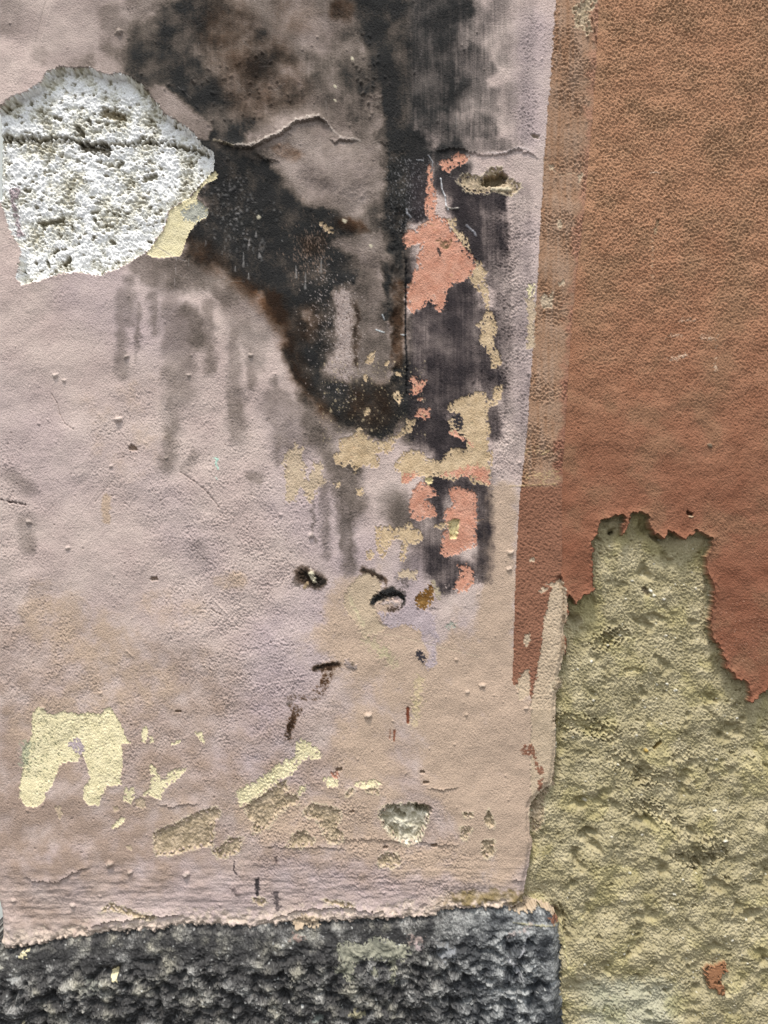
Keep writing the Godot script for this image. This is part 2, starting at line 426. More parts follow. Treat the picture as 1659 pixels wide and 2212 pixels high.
	for j in H:
		var y := ys[j]
		var cy := clampf(y, LO, 2228.0)
		var pe := along(pink_edge, cy)
		var jx := along(joint, cy)
		var le := along(corner, cy)
		var ragged := 5.0 if cy < 240.0 else 1.6
		for i in W:
			var x := xs[i]
			var cx := clampf(x, LO, 1676.0)
			var a := n_a.get_noise_2d(x, y)
			var b := n_b.get_noise_2d(x, y)
			var g := n_g.get_noise_2d(x * 0.85, y * 1.3)
			g -= 1.6 * maxf(-g - 0.2, 0.0) * maxf(-g - 0.2, 0.0)
			var g2 := n_g2.get_noise_2d(x, y)
			var jt := rng.randf() - 0.5
			var sp := n_spk.get_noise_2d(x, y)
			WA[k] = a
			WB[k] = b
			GR[k] = g
			var z := 0.0
			var r := 0.0
			var gg := 0.0
			var bb := 0.0
			var id := 1
			var pd := 100.0
			if cy > 1876.0:
				pd = plinth.at(cx, cy) + b * 5.0 + a * 5.0
			var sd := 100.0
			if cx > 1060.0 and cy > 1060.0:
				sd = sand.at(cx, cy) + (b * 4.0 + a * 3.0) * (0.4 if cx < 1232.0 else 1.0)
			if pd < 0.0:
				# dark lava stone, knobbly, rubbed smoother and dustier along the top
				id = 5
				var deep := clampf(-pd / 100.0, 0.0, 1.0)
				var l := n_lava.get_noise_2d(x, y * 1.12)
				var l2 := n_lava2.get_noise_2d(x, y * 1.2)
				var l3 := n_mid.get_noise_2d(x * 1.3 + 500.0, y * 1.7)
				l3 = l3 * 0.6 + 0.6 * n_mid.get_noise_2d(x * 0.7, y * 3.0 + 900.0)
				var knobs := -n_knob.get_noise_2d(x + a * 6.0, y * 1.15 + b * 4.0) - 0.4
				var face := smoothstep(0.0, 1.0, minf(-pd / 16.0, 1.0))
				var right_end := smoothstep(0.0, 26.0, 1216.0 - cx)
				var coarse_stone := 0.05 + 0.85 * smoothstep(0.40, 0.95, deep + l3 * 0.35 + smoothstep(900.0, 1150.0, cx) * 0.15)
				var hollow := maxf(-l - 0.12, 0.0)
				var f1 := n_facet.get_noise_2d(x + a * 9.0 + b * 4.0, y * 1.15 + b * 7.0)
				var f2 := n_facet2.get_noise_2d(x + b * 4.0, y * 1.1 + a * 6.0)
				z = -4.0 + face * 7.0 + deep * 8.0 + l3 * 5.0 * deep + (l * 6.0 - hollow * 20.0 + knobs * 4.0 + f1 * 3.2 + f2 * 1.5 + l2 * 1.2 + g * 0.5 + sp * 0.3) * coarse_stone + l * 0.9 + l2 * 0.5 + g * 0.3
				z -= (1.0 - right_end) * 13.0
				var seam := absf(cy - 2126.0 - a * 9.0 - (1150.0 - cx) * 0.03)
				if cx > 1060.0:
					z -= 9.0 * (1.0 - smoothstep(3.0, 10.0, seam)) * smoothstep(1060.0, 1110.0, cx)
				var east := smoothstep(820.0, 1150.0, cx)
				var band := 1.0 - smoothstep(0.35, 0.8, deep + l3 * 0.3)
				var dust := smoothstep(0.1, 1.1, 0.27 + n_tint.get_noise_2d(x, y) * 0.6 + n_cloud.get_noise_2d(x * 1.5, y * 1.5) * 0.5 + l3 * 0.25 + band * 0.12 + east * 0.24 + l * 0.35 + knobs * 0.3 * coarse_stone + f1 * 0.12 + f2 * 0.10 + sp * 0.12)
				var warm := clampf(0.5 + n_cloud.get_noise_2d(x, y) * 1.5, 0.0, 1.0) * (1.0 - smoothstep(800.0, 1000.0, cx))
				r = lerpf(68.0, 160.0 + 2.0 * warm, dust)
				gg = lerpf(67.0, 158.0 - 1.0 * warm, dust)
				bb = lerpf(67.0, 154.0 - 12.0 * warm, dust)
				var blue := smoothstep(880.0, 1100.0, cx)
				r -= 3.0 * blue
				bb += 3.0 * blue
				var sh := 1.0 + sp * 0.18 + g * 0.12 + jt * 0.24
				r *= sh
				gg *= sh
				bb *= sh
			elif sd < 0.0:
				# sandy render laid bare
				id = 4
				var s1 := n_sand.get_noise_2d(x * 0.85 + y * 0.2, y * 1.05)
				var sg := n_sg.get_noise_2d(x, y * 1.3)
				var low := smoothstep(1500.0, 1650.0, cy)
				var lump := n_mid.get_noise_2d(x * 0.8 + 80.0, y * 0.9 - x * 0.2)
				z = -15.0 - (maxf(-lump - 0.16, 0.0) * 20.0 - maxf(lump - 0.1, 0.0) * 5.0) * clampf(0.55 + n_cloud.get_noise_2d(x + 2000.0, y) * 1.8, 0.1, 1.2) + s1 * (5.0 + low * 4.0) + n_mid.get_noise_2d(x, y * 1.1) * 1.3 * (0.4 + low) + sg * 0.6 + g * 0.9 + sp * 0.7 + g2 * 0.6 + jt * 1.1
				z -= smoothstep(-16.0, -2.0, sd) * 1.5
				var tone := clampf(0.5 + n_tint.get_noise_2d(x, y) * 0.7 + sg * 0.24 + sp * 0.22 + jt * 0.3, 0.0, 1.0)
				tone = clampf(tone + lump * 0.35, 0.0, 1.0)
				r = lerpf(152.0, 191.0, tone)
				gg = lerpf(142.0, 179.0, tone)
				bb = lerpf(110.0, 147.0, tone)
				var grey := clampf(smoothstep(70.0, 30.0, absf(cx - 1365.0) * 0.5) * smoothstep(2110.0, 2150.0, cy + a * 20.0), 0.0, 1.0)
				r = lerpf(r, 168.0 + 14.0 * tone, grey * 0.8)
				gg = lerpf(gg, 167.0 + 12.0 * tone, grey * 0.8)
				bb = lerpf(bb, 146.0 + 12.0 * tone, grey * 0.8)
				var ochre := smoothstep(0.1, 0.45, n_cloud.get_noise_2d(x + 900.0, y)) * 0.5
				bb = lerpf(bb, bb * 0.88, ochre)
			elif cx + a * 2.0 < jx:
				# plaster of the left building
				var rg := 0.45
				var fx := clampf((cx + a * 8.0 + b * 2.5 - CO) / CST, 0.0, CW - 2.0)
				var fy := clampf((cy + n_big.get_noise_2d(x + 400.0, y) * 10.0 + g2 * 4.0 + b * 3.0 - CO) / CST, 0.0, CH - 2.0)
				var ci := int(fx)
				var cj := int(fy)
				fx -= ci
				fy -= cj
				var q := cj * CW + ci
				var w00 := (1.0 - fx) * (1.0 - fy)
				var w10 := fx * (1.0 - fy)
				var w01 := (1.0 - fx) * fy
				var w11 := fx * fy
				rg = rough[q] * w00 + rough[q + 1] * w10 + rough[q + CW] * w01 + rough[q + CW + 1] * w11
				var s := soot[q] * w00 + soot[q + 1] * w10 + soot[q + CW] * w01 + soot[q + CW + 1] * w11
				var br := brown[q] * w00 + brown[q + 1] * w10 + brown[q + CW] * w01 + brown[q + CW + 1] * w11
				var tn := tan[q] * w00 + tan[q + 1] * w10 + tan[q + CW] * w01 + tan[q + CW + 1] * w11
				var li := lilac[q] * w00 + lilac[q + 1] * w10 + lilac[q + CW] * w01 + lilac[q + CW + 1] * w11
				var ru := ruddy[q] * w00 + ruddy[q + 1] * w10 + ruddy[q + CW] * w01 + ruddy[q + CW + 1] * w11
				var sw := bump[q] * w00 + bump[q + 1] * w10 + bump[q + CW] * w01 + bump[q + CW + 1] * w11
				var big := n_big.get_noise_2d(x, y)
				var mid := n_mid.get_noise_2d(x, y)
				var cl := n_cloud.get_noise_2d(x, y)
				rg = maxf(rg * (0.9 + 0.9 * n_tint.get_noise_2d(x, y)) + cl * 0.25, 0.06) * 0.56
				z = big * 4.0 + mid * 0.9 + (g * (0.5 + 0.5 * rg) + g2 * 0.35 + sp * 0.9 + jt * 1.0) * rg + n_tint.get_noise_2d(x * 1.2, y * 1.6 + x * 0.4) * 0.9 * rg + sp * 0.06 + jt * 0.10 + sw
				if cy > 1800.0:
					# dragged, layered plaster low down
					var drag := n_mid.get_noise_2d(x * 0.5, y * 3.2)
					z += drag * 1.0 * smoothstep(1800.0, 1900.0, cy) + n_g2.get_noise_2d(x * 0.45, y * 1.1) * 0.8 * smoothstep(1850.0, 1920.0, cy)
				# the foot of the plaster is a ragged, whitish lip
				if pd < 60.0:
					z += (1.0 + 1.6 * b + 4.0 * a) * smoothstep(44.0, 10.0, pd) - 4.0 * smoothstep(7.0, 0.0, pd)
				if cx + b * ragged < pe:
					r = lerpf(200.0, 187.0, clampf(0.5 + cl, 0.0, 1.0))
					gg = lerpf(182.0, 168.0, clampf(0.5 + cl, 0.0, 1.0))
					bb = lerpf(174.0, 162.0, clampf(0.5 + cl, 0.0, 1.0))
					var lw := clampf(li + cl * 0.5 * li, 0.0, 1.0) * 0.75
					r = lerpf(r, 176.0, lw)
					gg = lerpf(gg, 160.0, lw)
					bb = lerpf(bb, 166.0, lw)
					var rw := clampf(ru * (1.1 + mid * 1.2 + cl * 0.5), 0.0, 1.0)
					r = lerpf(r, 164.0, rw)
					gg = lerpf(gg, 143.0, rw)
					bb = lerpf(bb, 130.0, rw)
					var tw := smoothstep(0.25, 0.75, tn + mid * 0.35 + b * 0.12) * minf(tn * 1.5, 1.0)
					r = lerpf(r, 188.0, tw)
					gg = lerpf(gg, 165.0, tw)
					bb = lerpf(bb, 146.0, tw)
					if pd < 40.0:
						var lip := smoothstep(40.0, 6.0, pd + g2 * 22.0 + a * 18.0) * 0.85
						r = lerpf(r, 206.0, lip)
						gg = lerpf(gg, 188.0, lip)
						bb = lerpf(bb, 172.0, lip)
						var olive := smoothstep(930.0, 990.0, cx + a * 40.0) * smoothstep(48.0, 30.0, pd + g2 * 16.0 + a * 14.0) * smoothstep(4.0, 16.0, pd + g2 * 14.0) * clampf(0.75 + mid * 0.8 + g2 * 0.5, 0.0, 1.0) * 0.85
						r = lerpf(r, 128.0, olive)
						gg = lerpf(gg, 112.0, olive)
						bb = lerpf(bb, 76.0, olive)
					var streak := n_str.get_noise_2d(x * 1.3, y * 0.07) * 0.6 + n_str.get_noise_2d(x * 0.5 + 50.0, y * 0.03) * 0.6
					var panel := smoothstep(870.0, 900.0, cx)
					var plum := panel * smoothstep(300.0, 420.0, cy)
					s = minf(s * 1.13, 1.0)
					var half := 4.0 * s * (1.0 - s)
					var sv := s + half * (cl * (0.16 + 0.14 * panel) + mid * 0.16 + streak * (0.05 + 0.17 * panel) + sp * 0.12 + jt * 0.12) - (g * 0.4 + sp * 0.25) * minf(rg, 0.8) * 0.30 * smoothstep(0.1, 0.5, s)
					if s > 0.6:
						sv += mid * 0.14 + n_tint.get_noise_2d(x, y) * 0.20 * (1.0 - 0.4 * panel) + cl * 0.10 + streak * 0.05 - sp * 0.04 - maxf(g, 0.0) * 0.08
					var broken := 1.0
					if cy > 1215.0:
						broken = smoothstep(-0.6, 0.15, a * 0.5 + b * 0.6 + g * 0.35 + sp * 0.6 + jt * 0.3 + (s - 0.62) * 1.6 + 1.6 * smoothstep(1275.0, 1205.0, cy))
						sv *= broken
					sv = clampf(sv, 0.0, 1.0)
					# thin soot is a warm grey, thick soot black
					var warm_soot := 4.0 * sv * (1.0 - sv) * (1.0 - panel * 0.8)
					r = lerpf(r, lerpf(42.0, 53.0, plum) + 6.0 * warm_soot, sv)
					gg = lerpf(gg, lerpf(42.0, 48.0, plum) + 1.0 * warm_soot, sv)
					bb = lerpf(bb, lerpf(42.0, 50.0, plum) - 6.0 * warm_soot, sv)
					var bw := clampf(br * (0.95 + mid * 0.8 + b * 0.3), 0.0, 1.0) * 0.78 * broken
					var bd := 1.0 - 0.55 * sv
					r = lerpf(r, 108.0 * bd, bw)
					gg = lerpf(gg, 72.0 * bd, bw)
					bb = lerpf(bb, 46.0 * bd, bw)
					z += 0.6
				else:
					id = 2
					var red := smoothstep(1044.0, 1056.0, cy + b * 3.0)
					var str2 := n_str.get_noise_2d(x * 0.5 + 300.0, y * 0.03)
					var dusty := clampf(0.75 + str2 * 0.6 + mid * 0.5 - 0.3 * smoothstep(0.0, -40.0, cx - jx + 30.0), 0.0, 1.0) * (1.0 - red)
					dusty *= smoothstep(20.0, -40.0, cx - jx + a * 20.0)
					r = lerpf(152.0 - 12.0 * red, 162.0, dusty)
					gg = lerpf(118.0 - 18.0 * red, 134.0, dusty)
					bb = lerpf(94.0 - 13.0 * red, 114.0, dusty)
					var near := smoothstep(-22.0, 2.0, cx - jx + a * 16.0 + cl * 16.0) * (1.0 - red)
					var dk := smoothstep(300.0, 1350.0, cy)
					r = lerpf(r, lerpf(170.0, 138.0, dk), near)
					gg = lerpf(gg, lerpf(129.0, 94.0, dk), near)
					bb = lerpf(bb, lerpf(107.0, 78.0, dk), near)
					z = big * 4.0 + mid * 0.8 + (g * 1.1 + g2 * 0.3 + sp * 0.8 + jt * 0.6) * (0.35 + 0.9 * smoothstep(0.0, 0.3, cl + 0.05) * (1.0 - red) + 0.2 * red)
					if cx > jx - 22.0:
						z -= 0.8 * smoothstep(jx - 10.0, jx, cx)
				var sh2 := 1.0 + sp * 0.05 + g * 0.035 * rg + jt * 0.07
				r *= sh2
				gg *= sh2
				bb *= sh2
				# cut edge beside the bared render, sloping back
				if sd < 15.0:
					var cut := smoothstep(13.0, 3.0, sd)
					z -= cut * 5.0
					var gw := smoothstep(10.0, 5.0, sd) * 0.8 * smoothstep(1265.0, 1290.0, cy) * smoothstep(1690.0, 1640.0, cy)
					r = lerpf(r, 146.0, gw)
					gg = lerpf(gg, 146.0, gw)
					bb = lerpf(bb, 128.0, gw)
				if cx < le:
					id = 0
				elif cx < le + 14.0:
					z -= 7.0 * pow(1.0 - (cx - le) / 14.0, 2.0)
			else:
				# orange render, coarse above and smoother below
				id = 3
				var o := n_o.get_noise_2d(x * 0.9 + y * 0.35, y * 1.15 - x * 0.2)
				var cl2 := n_cloud.get_noise_2d(x, y)
				var coarse := lerpf(1.0, 0.26, smoothstep(420.0, 1050.0, cy + cl2 * 300.0)) * smoothstep(-6.0, 40.0, cx - jx + a * 10.0 + 8.0)
				coarse *= 0.85 + cl2 * 0.5
				var tv_soft := n_tint.get_noise_2d(x * 0.8 + 1200.0, y)
				z = -1.5 + n_big.get_noise_2d(x, y) * 3.0 + n_mid.get_noise_2d(x, y) * 1.3 + o * 0.35 * coarse + g * 0.9 * (coarse + 0.1) + sp * (0.25 + 1.1 * coarse) + jt * (0.25 + 0.8 * coarse) + tv_soft * 1.0
				z += (4.0 + 4.0 * maxf(a + 0.2, 0.0)) * exp(-maxf(sd, 0.0) / 8.0)
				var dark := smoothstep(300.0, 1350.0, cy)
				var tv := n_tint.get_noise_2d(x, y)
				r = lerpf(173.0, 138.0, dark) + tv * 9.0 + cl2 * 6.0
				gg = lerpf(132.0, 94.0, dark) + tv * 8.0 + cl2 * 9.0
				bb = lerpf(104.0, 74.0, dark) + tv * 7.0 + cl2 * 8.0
				var dull := smoothstep(0.05, 0.4, cl2) * 0.35
				r = lerpf(r, 140.0, dull)
				gg = lerpf(gg, 110.0, dull)
				bb = lerpf(bb, 86.0, dull)
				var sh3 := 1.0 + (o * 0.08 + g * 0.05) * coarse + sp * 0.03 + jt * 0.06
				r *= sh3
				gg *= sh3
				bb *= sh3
			if id == 5 and x < -44.0:
				id = 0
			Z[k] = z
			CR[k] = r
			CG[k] = gg
			CB[k] = bb
			ID[k] = id
			k += 1


# ---- places where a layer has come away -----------------------------------
func new_id(called: String, label: String, whose: int) -> int:
	names.append(called)
	labels.append(label)
	owner_of.append(whose)
	return names.size() - 1


func patch(called: String, label: String, whose: int, look: String, p: PackedVector2Array, ragged := 1.0, depth := 0.7) -> void:
	var lo := p[0]
	var hi := p[0]
	for v in p:
		lo = lo.min(v)
		hi = hi.max(v)
	var m := 8.0 + 6.0 * ragged
	var f := field(p, lo.x - m, lo.y - m, hi.x + m, hi.y + m, 2.0 if (hi - lo).length() < 120.0 else 3.0)
	var id := new_id(called, label, whose)
	var n1 := noise(40 + id, 30, 4)
	var n2 := noise(90 + id, 9, 3)
	var n3 := noise(140 + id, 16, 3)
	var n_region := noise(170 + id, 95, 2)
	var n5 := noise(60 + id, 6.0, 1)
	var i1 := col_at(hi.x + m) + 1
	if hi.x > 1670.0:
		i1 = W - 1
	for j in range(row_at(lo.y - m), row_at(hi.y + m) + 2):
		var y := ys[j]
		for i in range(col_at(lo.x - m), i1):
			var x := xs[i]
			var k := j * W + i
			if ID[k] == 0:
				continue
			var d := f.at(x, y) + (WA[k] * 3.5 + WB[k] * 5.0 + n2.get_noise_2d(x, y) * 5.0) * ragged + n5.get_noise_2d(x, y) * 1.2
			if d < 0.0 and d > -8.0 and n5.get_noise_2d(x * 0.7 + 300.0, y * 0.7) > 0.42 and ragged > 0.45 and look != "stone" and look != "beige":
				continue
			if d >= 0.0:
				if depth > 0.25 and depth < 3.0:
					Z[k] += (0.45 + WB[k] * 0.8) * exp(-d / 3.5)
				if look == "stone" or look == "pit" or look == "mortar":
					Z[k] += 0.8 * exp(-d / 5.0)
					if d < 3.6 and look != "stone" and n3.get_noise_2d(x, y) > -0.15:
						CR[k] = lerpf(CR[k], 216.0, 0.55)
						CG[k] = lerpf(CG[k], 202.0, 0.55)
						CB[k] = lerpf(CB[k], 172.0, 0.55)
				continue
			ID[k] = id
			var t := n1.get_noise_2d(x, y)
			var u := n2.get_noise_2d(x, y)
			var jt := rng.randf() - 0.5
			var sp := 1.0 + u * 0.06 + jt * 0.07
			Z[k] += jt * 0.25
			var r := 0.0
			var g := 0.0
			var b := 0.0
			match look:
				"cream":
					r = 232.0 + t * 12.0
					g = 220.0 + t * 12.0
					b = 180.0 + t * 14.0
					Z[k] -= depth
				"tan":
					r = 196.0 + t * 22.0
					g = 172.0 + t * 22.0
					b = 140.0 + t * 22.0
					Z[k] -= depth
				"salmon":
					r = 202.0 + t * 16.0
					g = 148.0 + t * 20.0
					b = 126.0 + t * 20.0
					Z[k] -= depth
				"mortar":
					var v := clampf(0.5 + t * 0.8 + u * 0.7, 0.0, 1.0)
					r = lerpf(154.0, 200.0, v)
					g = lerpf(138.0, 180.0, v)
					b = lerpf(114.0, 154.0, v)
					Z[k] += -depth * 0.7 * smoothstep(0.0, 4.0, -d) + n3.get_noise_2d(x, y) * 1.0 + u * 0.8
				"stone":
					var body := n3.get_noise_2d(x * 0.6, y * 0.9)
					var region := n_region.get_noise_2d(x, y)
					var pore := smoothstep(0.2, 0.5, n2.get_noise_2d(x * 0.7 + 700.0, y * 1.15) + region * 0.8 - 0.1)
					var v2 := clampf(0.88 + t * 0.5 - region * 0.6 + u * 0.15, 0.0, 1.0)
					r = lerpf(190.0, 252.0, v2)
					g = lerpf(184.0, 252.0, v2)
					b = lerpf(162.0, 249.0, v2)
					r = lerpf(r, 150.0, pore * 0.5)
					g = lerpf(g, 142.0, pore * 0.5)
					b = lerpf(b, 118.0, pore * 0.5)
					Z[k] += -depth * smoothstep(0.0, 7.0, -d) + t * 2.6 + body * 1.2 + u * 0.5 - pore * 2.0 + GR[k] * 0.6 + jt * 1.0
				"dark":
					r = 62.0 + t * 14.0
					g = 58.0 + t * 14.0
					b = 62.0 + t * 14.0
					Z[k] += depth
				"pit":
					var v4 := clampf(0.5 + t * 0.9 + u * 0.5, 0.0, 1.0)
					r = lerpf(166.0, 224.0, v4)
					g = lerpf(158.0, 216.0, v4)
					b = lerpf(134.0, 198.0, v4)
					Z[k] += -depth * smoothstep(0.0, 7.0, -d) + t * 5.0 + u * 1.2
				"grey":
					r = 178.0 + t * 20.0
					g = 178.0 + t * 20.0
					b = 166.0 + t * 20.0
					Z[k] -= depth
				"brown_flake":
					r = 150.0 + t * 14.0
					g = 108.0 + t * 12.0
					b = 80.0 + t * 10.0
					Z[k] = lerpf(Z[k], -11.0, 0.7) + depth
				"beige":
					r = 192.0 + t * 8.0
					g = 172.0 + t * 8.0
					b = 148.0 + t * 8.0
					Z[k] -= depth
				"terracotta":
					r = 140.0 + t * 10.0
					g = 100.0 + t * 10.0
					b = 82.0 + t * 8.0
					Z[k] += depth
				"lilac":
					r = 178.0 + t * 12.0
					g = 163.0 + t * 12.0
					b = 166.0 + t * 12.0
					Z[k] += depth
				"ochre":
					r = 128.0 + t * 60.0
					g = 94.0 + t * 54.0
					b = 52.0 + t * 40.0
					Z[k] -= depth
				"plug":
					r = 216.0 + t * 16.0
					g = 200.0 + t * 16.0
					b = 154.0 + t * 16.0
					Z[k] += -depth * smoothstep(0.0, 4.0, -d) + u * 1.0
				"crust":
					var v3 := clampf(0.6 + t + u * 0.4, 0.0, 1.0)
					r = lerpf(118.0, 174.0, v3)
					g = lerpf(118.0, 171.0, v3)
					b = lerpf(106.0, 152.0, v3)
					Z[k] = lerpf(Z[k], 4.0, 0.5) + depth * smoothstep(0.0, 3.0, -d) + t * 1.5
			CR[k] = r * sp
			CG[k] = g * sp
			CB[k] = b * sp


func patches() -> void:
	patch("exposed_masonry", "large chalky white hole in the plaster with a dark crevice", 1, "stone", pts(0, 0, [
		-90, 720, 0, 690, 40, 640, 110, 602, 180, 580, 270, 525, 290, 470, 330, 448, 390, 430, 560, 432, 640, 462, 690, 482, 740, 466, 800, 480, 860, 512, 905, 545, 945, 600, 1000, 660, 1040, 720, 1150, 790, 1230, 845, 1290, 930, 1350, 965, 1362, 1000, 1362, 1090, 1310, 1130,
		1280, 1165, 1250, 1205, 1210, 1250, 1130, 1300, 1075, 1330, 1058, 1400, 1030, 1470, 1000, 1502, 950, 1572, 920, 1602, 880, 1622, 800, 1682, 710, 1722, 640, 1752, 560, 1737, 470, 1727, 390, 1742, 320, 1757, 240, 1792, 150, 1812, 110, 1780, 115, 1720, 132, 1620, 130, 1580,
		100, 1530, 50, 1440, 20, 1340, 0, 1280, -90, 1250]), 0.55, 13.0)
	patch("pink_paint_remnant", "thin strip of pink paint left on the white hole", 1, "lilac", pts(0, 0, [40, 1190, 100, 1160, 110, 1200, 75, 1260, 95, 1340, 105, 1430, 130, 1480, 95, 1500, 70, 1380, 50, 1270]), 0.5, 3.0)
	patch("cream_paint_patch", "smooth cream patch on the lower right of the white hole", 1, "cream", pts(0, 0, [
		1362, 1085, 1386, 1105, 1376, 1135, 1300, 1172, 1262, 1220, 1250, 1258, 1290, 1298, 1325, 1330, 1320, 1372, 1240, 1422, 1188, 1500, 1168, 1560, 1150, 1622, 1030, 1636, 960, 1632, 925, 1604, 960, 1572, 1004, 1502, 1036, 1470, 1062, 1400, 1078, 1332, 1132, 1302, 1212, 1252, 1252, 1207, 1282, 1167, 1312, 1132]), 0.2, 1.6)
	patch("grey_paint_patch", "small grey patch beside the cream one", 1, "grey", pts(0, 0, [1190, 1310, 1260, 1275, 1325, 1330, 1318, 1368, 1240, 1418, 1170, 1400, 1150, 1350]), 0.6, 0.3)
	var bx := 547.5
	patch("tan_paint_patch", "tan edge of paint along the right of the salmon patch", 1, "tan", pts(bx, 0, [
		1215, 1390, 1282, 1390, 1292, 1450, 1342, 1490, 1372, 1540, 1382, 1590, 1402, 1640, 1442, 1660, 1482, 1730, 1472, 1790, 1502, 1850, 1492, 1960, 1532, 2010, 1552, 2090, 1530, 2150, 1535, 2200, 1575, 2255, 1572, 2340, 1512, 2340, 1500, 2260, 1430, 2170, 1452, 2110, 1405, 2060, 1452, 2040, 1480, 1960,
		1450, 1870, 1392, 1810, 1362, 1760, 1412, 1680, 1380, 1600, 1330, 1560, 1280, 1500]), 0.55)
	patch("salmon_paint_patch", "largest salmon patch in the dark panel", 1, "salmon", pts(bx, 0, [
		950, 1492, 980, 1460, 1040, 1450, 1080, 1420, 1115, 1400, 1088, 1350, 1080, 1300, 1100, 1250, 1090, 1200, 1108, 1150, 1102, 1050, 1136, 1048, 1138, 1160, 1162, 1230, 1166, 1275, 1150, 1340, 1172, 1380, 1232, 1400, 1244, 1440, 1302, 1520, 1342, 1580, 1392, 1620, 1416, 1680, 1382, 1750, 1332, 1790,
		1272, 1800, 1232, 1850, 1226, 1920, 1192, 1980, 1160, 1986, 1150, 1940, 1110, 1910, 1080, 1960, 1010, 1986, 980, 1950, 964, 1830, 1000, 1790, 1020, 1720, 1052, 1700, 1030, 1640, 1062, 1590, 1060, 1550, 1010, 1560, 970, 1580, 950, 1540]), 0.5)
	patch("salmon_paint_patch", "small salmon patch at the head of the dark panel", 1, "salmon", pts(bx, 0, [1185, 1022, 1250, 1010, 1300, 965, 1375, 1000, 1350, 1040, 1280, 1060, 1240, 1095, 1200, 1075]), 0.6)
	patch("tan_paint_patch", "", 1, "tan", pts(bx, 0, [415, 1430, 440, 1405, 470, 1440, 500, 1450, 510, 1480, 485, 1492, 450, 1470]), 0.5)
	patch("exposed_mortar", "pale mortar round the nail hole", 1, "mortar", dd([988, 390, 1000, 378, 1025, 378, 1040, 384, 1060, 362, 1082, 362, 1096, 384, 1122, 396, 1126, 406, 1106, 421, 1080, 416, 1062, 414, 1034, 420, 1004, 412]), 0.5, 3.0)
	# middle
	var ey := 730.0
	patch("tan_paint_patch", "broad tan patch under the burnt area", 1, "tan", pts(bx, ey, [
		540, 640, 640, 620, 660, 570, 690, 570, 700, 610, 760, 640, 820, 665, 860, 640, 920, 600, 960, 570, 970, 520, 1030, 515, 1010, 600, 960, 612, 910, 642, 885, 700, 850, 745, 820, 720, 792, 725, 800, 820, 760, 825, 700, 815, 660, 830, 645, 862, 620, 795, 570, 820, 513, 795, 515, 742, 550, 720, 540, 680]), 0.6)
	patch("tan_paint_patch", "faint tan patch left of the burnt tip", 1, "beige", pts(bx, ey, [205, 740, 265, 668, 318, 700, 300, 760, 322, 800, 322, 890, 350, 900, 390, 800, 440, 808, 440, 870, 470, 910, 400, 960, 372, 1040, 330, 1020, 330, 960, 290, 950, 260, 1040, 210, 1050, 208, 940, 188, 850]), 1.3, 0.3)
	patch("tan_paint_patch", "wide greenish tan patch across the dark panel", 1, "tan", pts(bx, ey, [
		900, 790, 960, 720, 1040, 710, 1090, 730, 1100, 770, 1130, 760, 1190, 792, 1210, 740, 1260, 700, 1350, 700, 1350, 640, 1290, 620, 1250, 620, 1245, 520, 1290, 480, 1240, 460, 1230, 430, 1270, 400, 1400, 345, 1480, 350, 1490, 390, 1510, 380, 1530, 300, 1582, 300, 1575, 370, 1550, 430, 1500, 430,
		1490, 500, 1500, 560, 1490, 690, 1520, 740, 1500, 940, 1420, 920, 1390, 960, 1370, 880, 1330, 870, 1280, 910, 1190, 890, 1140, 880, 1140, 920, 1080, 900, 1040, 870, 950, 930, 930, 860, 900, 850]), 0.6)
	patch("salmon_paint_patch", "", 1, "salmon", pts(bx, ey, [1240, 600, 1280, 590, 1345, 640, 1400, 690, 1350, 650, 1250, 625]), 1.0, 0.1)
	patch("salmon_paint_patch", "", 1, "salmon", pts(bx, ey, [940, 900, 960, 860, 1040, 860, 1050, 880, 960, 930]), 1.0, 0.1)
	patch("salmon_paint_patch", "", 1, "salmon", pts(bx, ey, [1190, 870, 1300, 830, 1420, 800, 1500, 840, 1505, 930, 1420, 910, 1380, 880, 1280, 890]), 1.0, 0.1)
	patch("dark_paint_remnant", "", 1, "dark", pts(bx, ey, [1265, 490, 1310, 480, 1340, 560, 1300, 590, 1270, 560]), 0.8, 0.0)
	patch("salmon_paint_patch", "", 1, "salmon", pts(bx, ey, [990, 250, 1040, 240, 1060, 280, 1100, 270, 1070, 340, 1040, 362, 990, 360, 1010, 310]), 0.7)
	patch("salmon_paint_patch", "", 1, "salmon", pts(bx, ey, [1030, 372, 1095, 380, 1060, 402, 1035, 395]), 0.6)
	patch("salmon_paint_patch", "", 1, "salmon", pts(bx, ey, [1040, 450, 1130, 450, 1122, 500, 1090, 520, 1030, 500]), 0.6)
	patch("tan_paint_patch", "", 1, "tan", pts(bx, ey, [885, 345, 920, 340, 957, 400, 930, 425, 890, 380]), 0.6)
	patch("tan_paint_patch", "", 1, "tan", pts(bx, ey, [905, 212, 935, 210, 937, 238, 910, 242]), 0.4)
	patch("tan_paint_patch", "", 1, "tan", pts(bx, ey, [705, 165, 735, 100, 775, 80, 765, 140, 720, 172]), 0.6)
	patch("tan_paint_patch", "", 1, "tan", pts(bx, ey, [840, 140, 862, 145, 855, 180, 835, 172]), 0.4)
	patch("tan_paint_patch", "", 1, "tan", pts(bx, ey, [720, 445, 745, 432, 750, 460, 715, 500, 695, 490]), 0.6)
	patch("tan_paint_patch", "", 1, "tan", pts(bx, ey, [700, 230, 722, 240, 712, 285, 698, 280]), 0.5)
	patch("salmon_paint_patch", "left salmon patch of the lower pair", 1, "salmon", pts(bx, ey, [1010, 960, 1060, 910, 1100, 920, 1150, 960, 1170, 1000, 1110, 1020, 1110, 1050, 1160, 1080, 1167, 1132, 1100, 1145, 1050, 1167, 1000, 1140, 988, 1050]), 0.6)
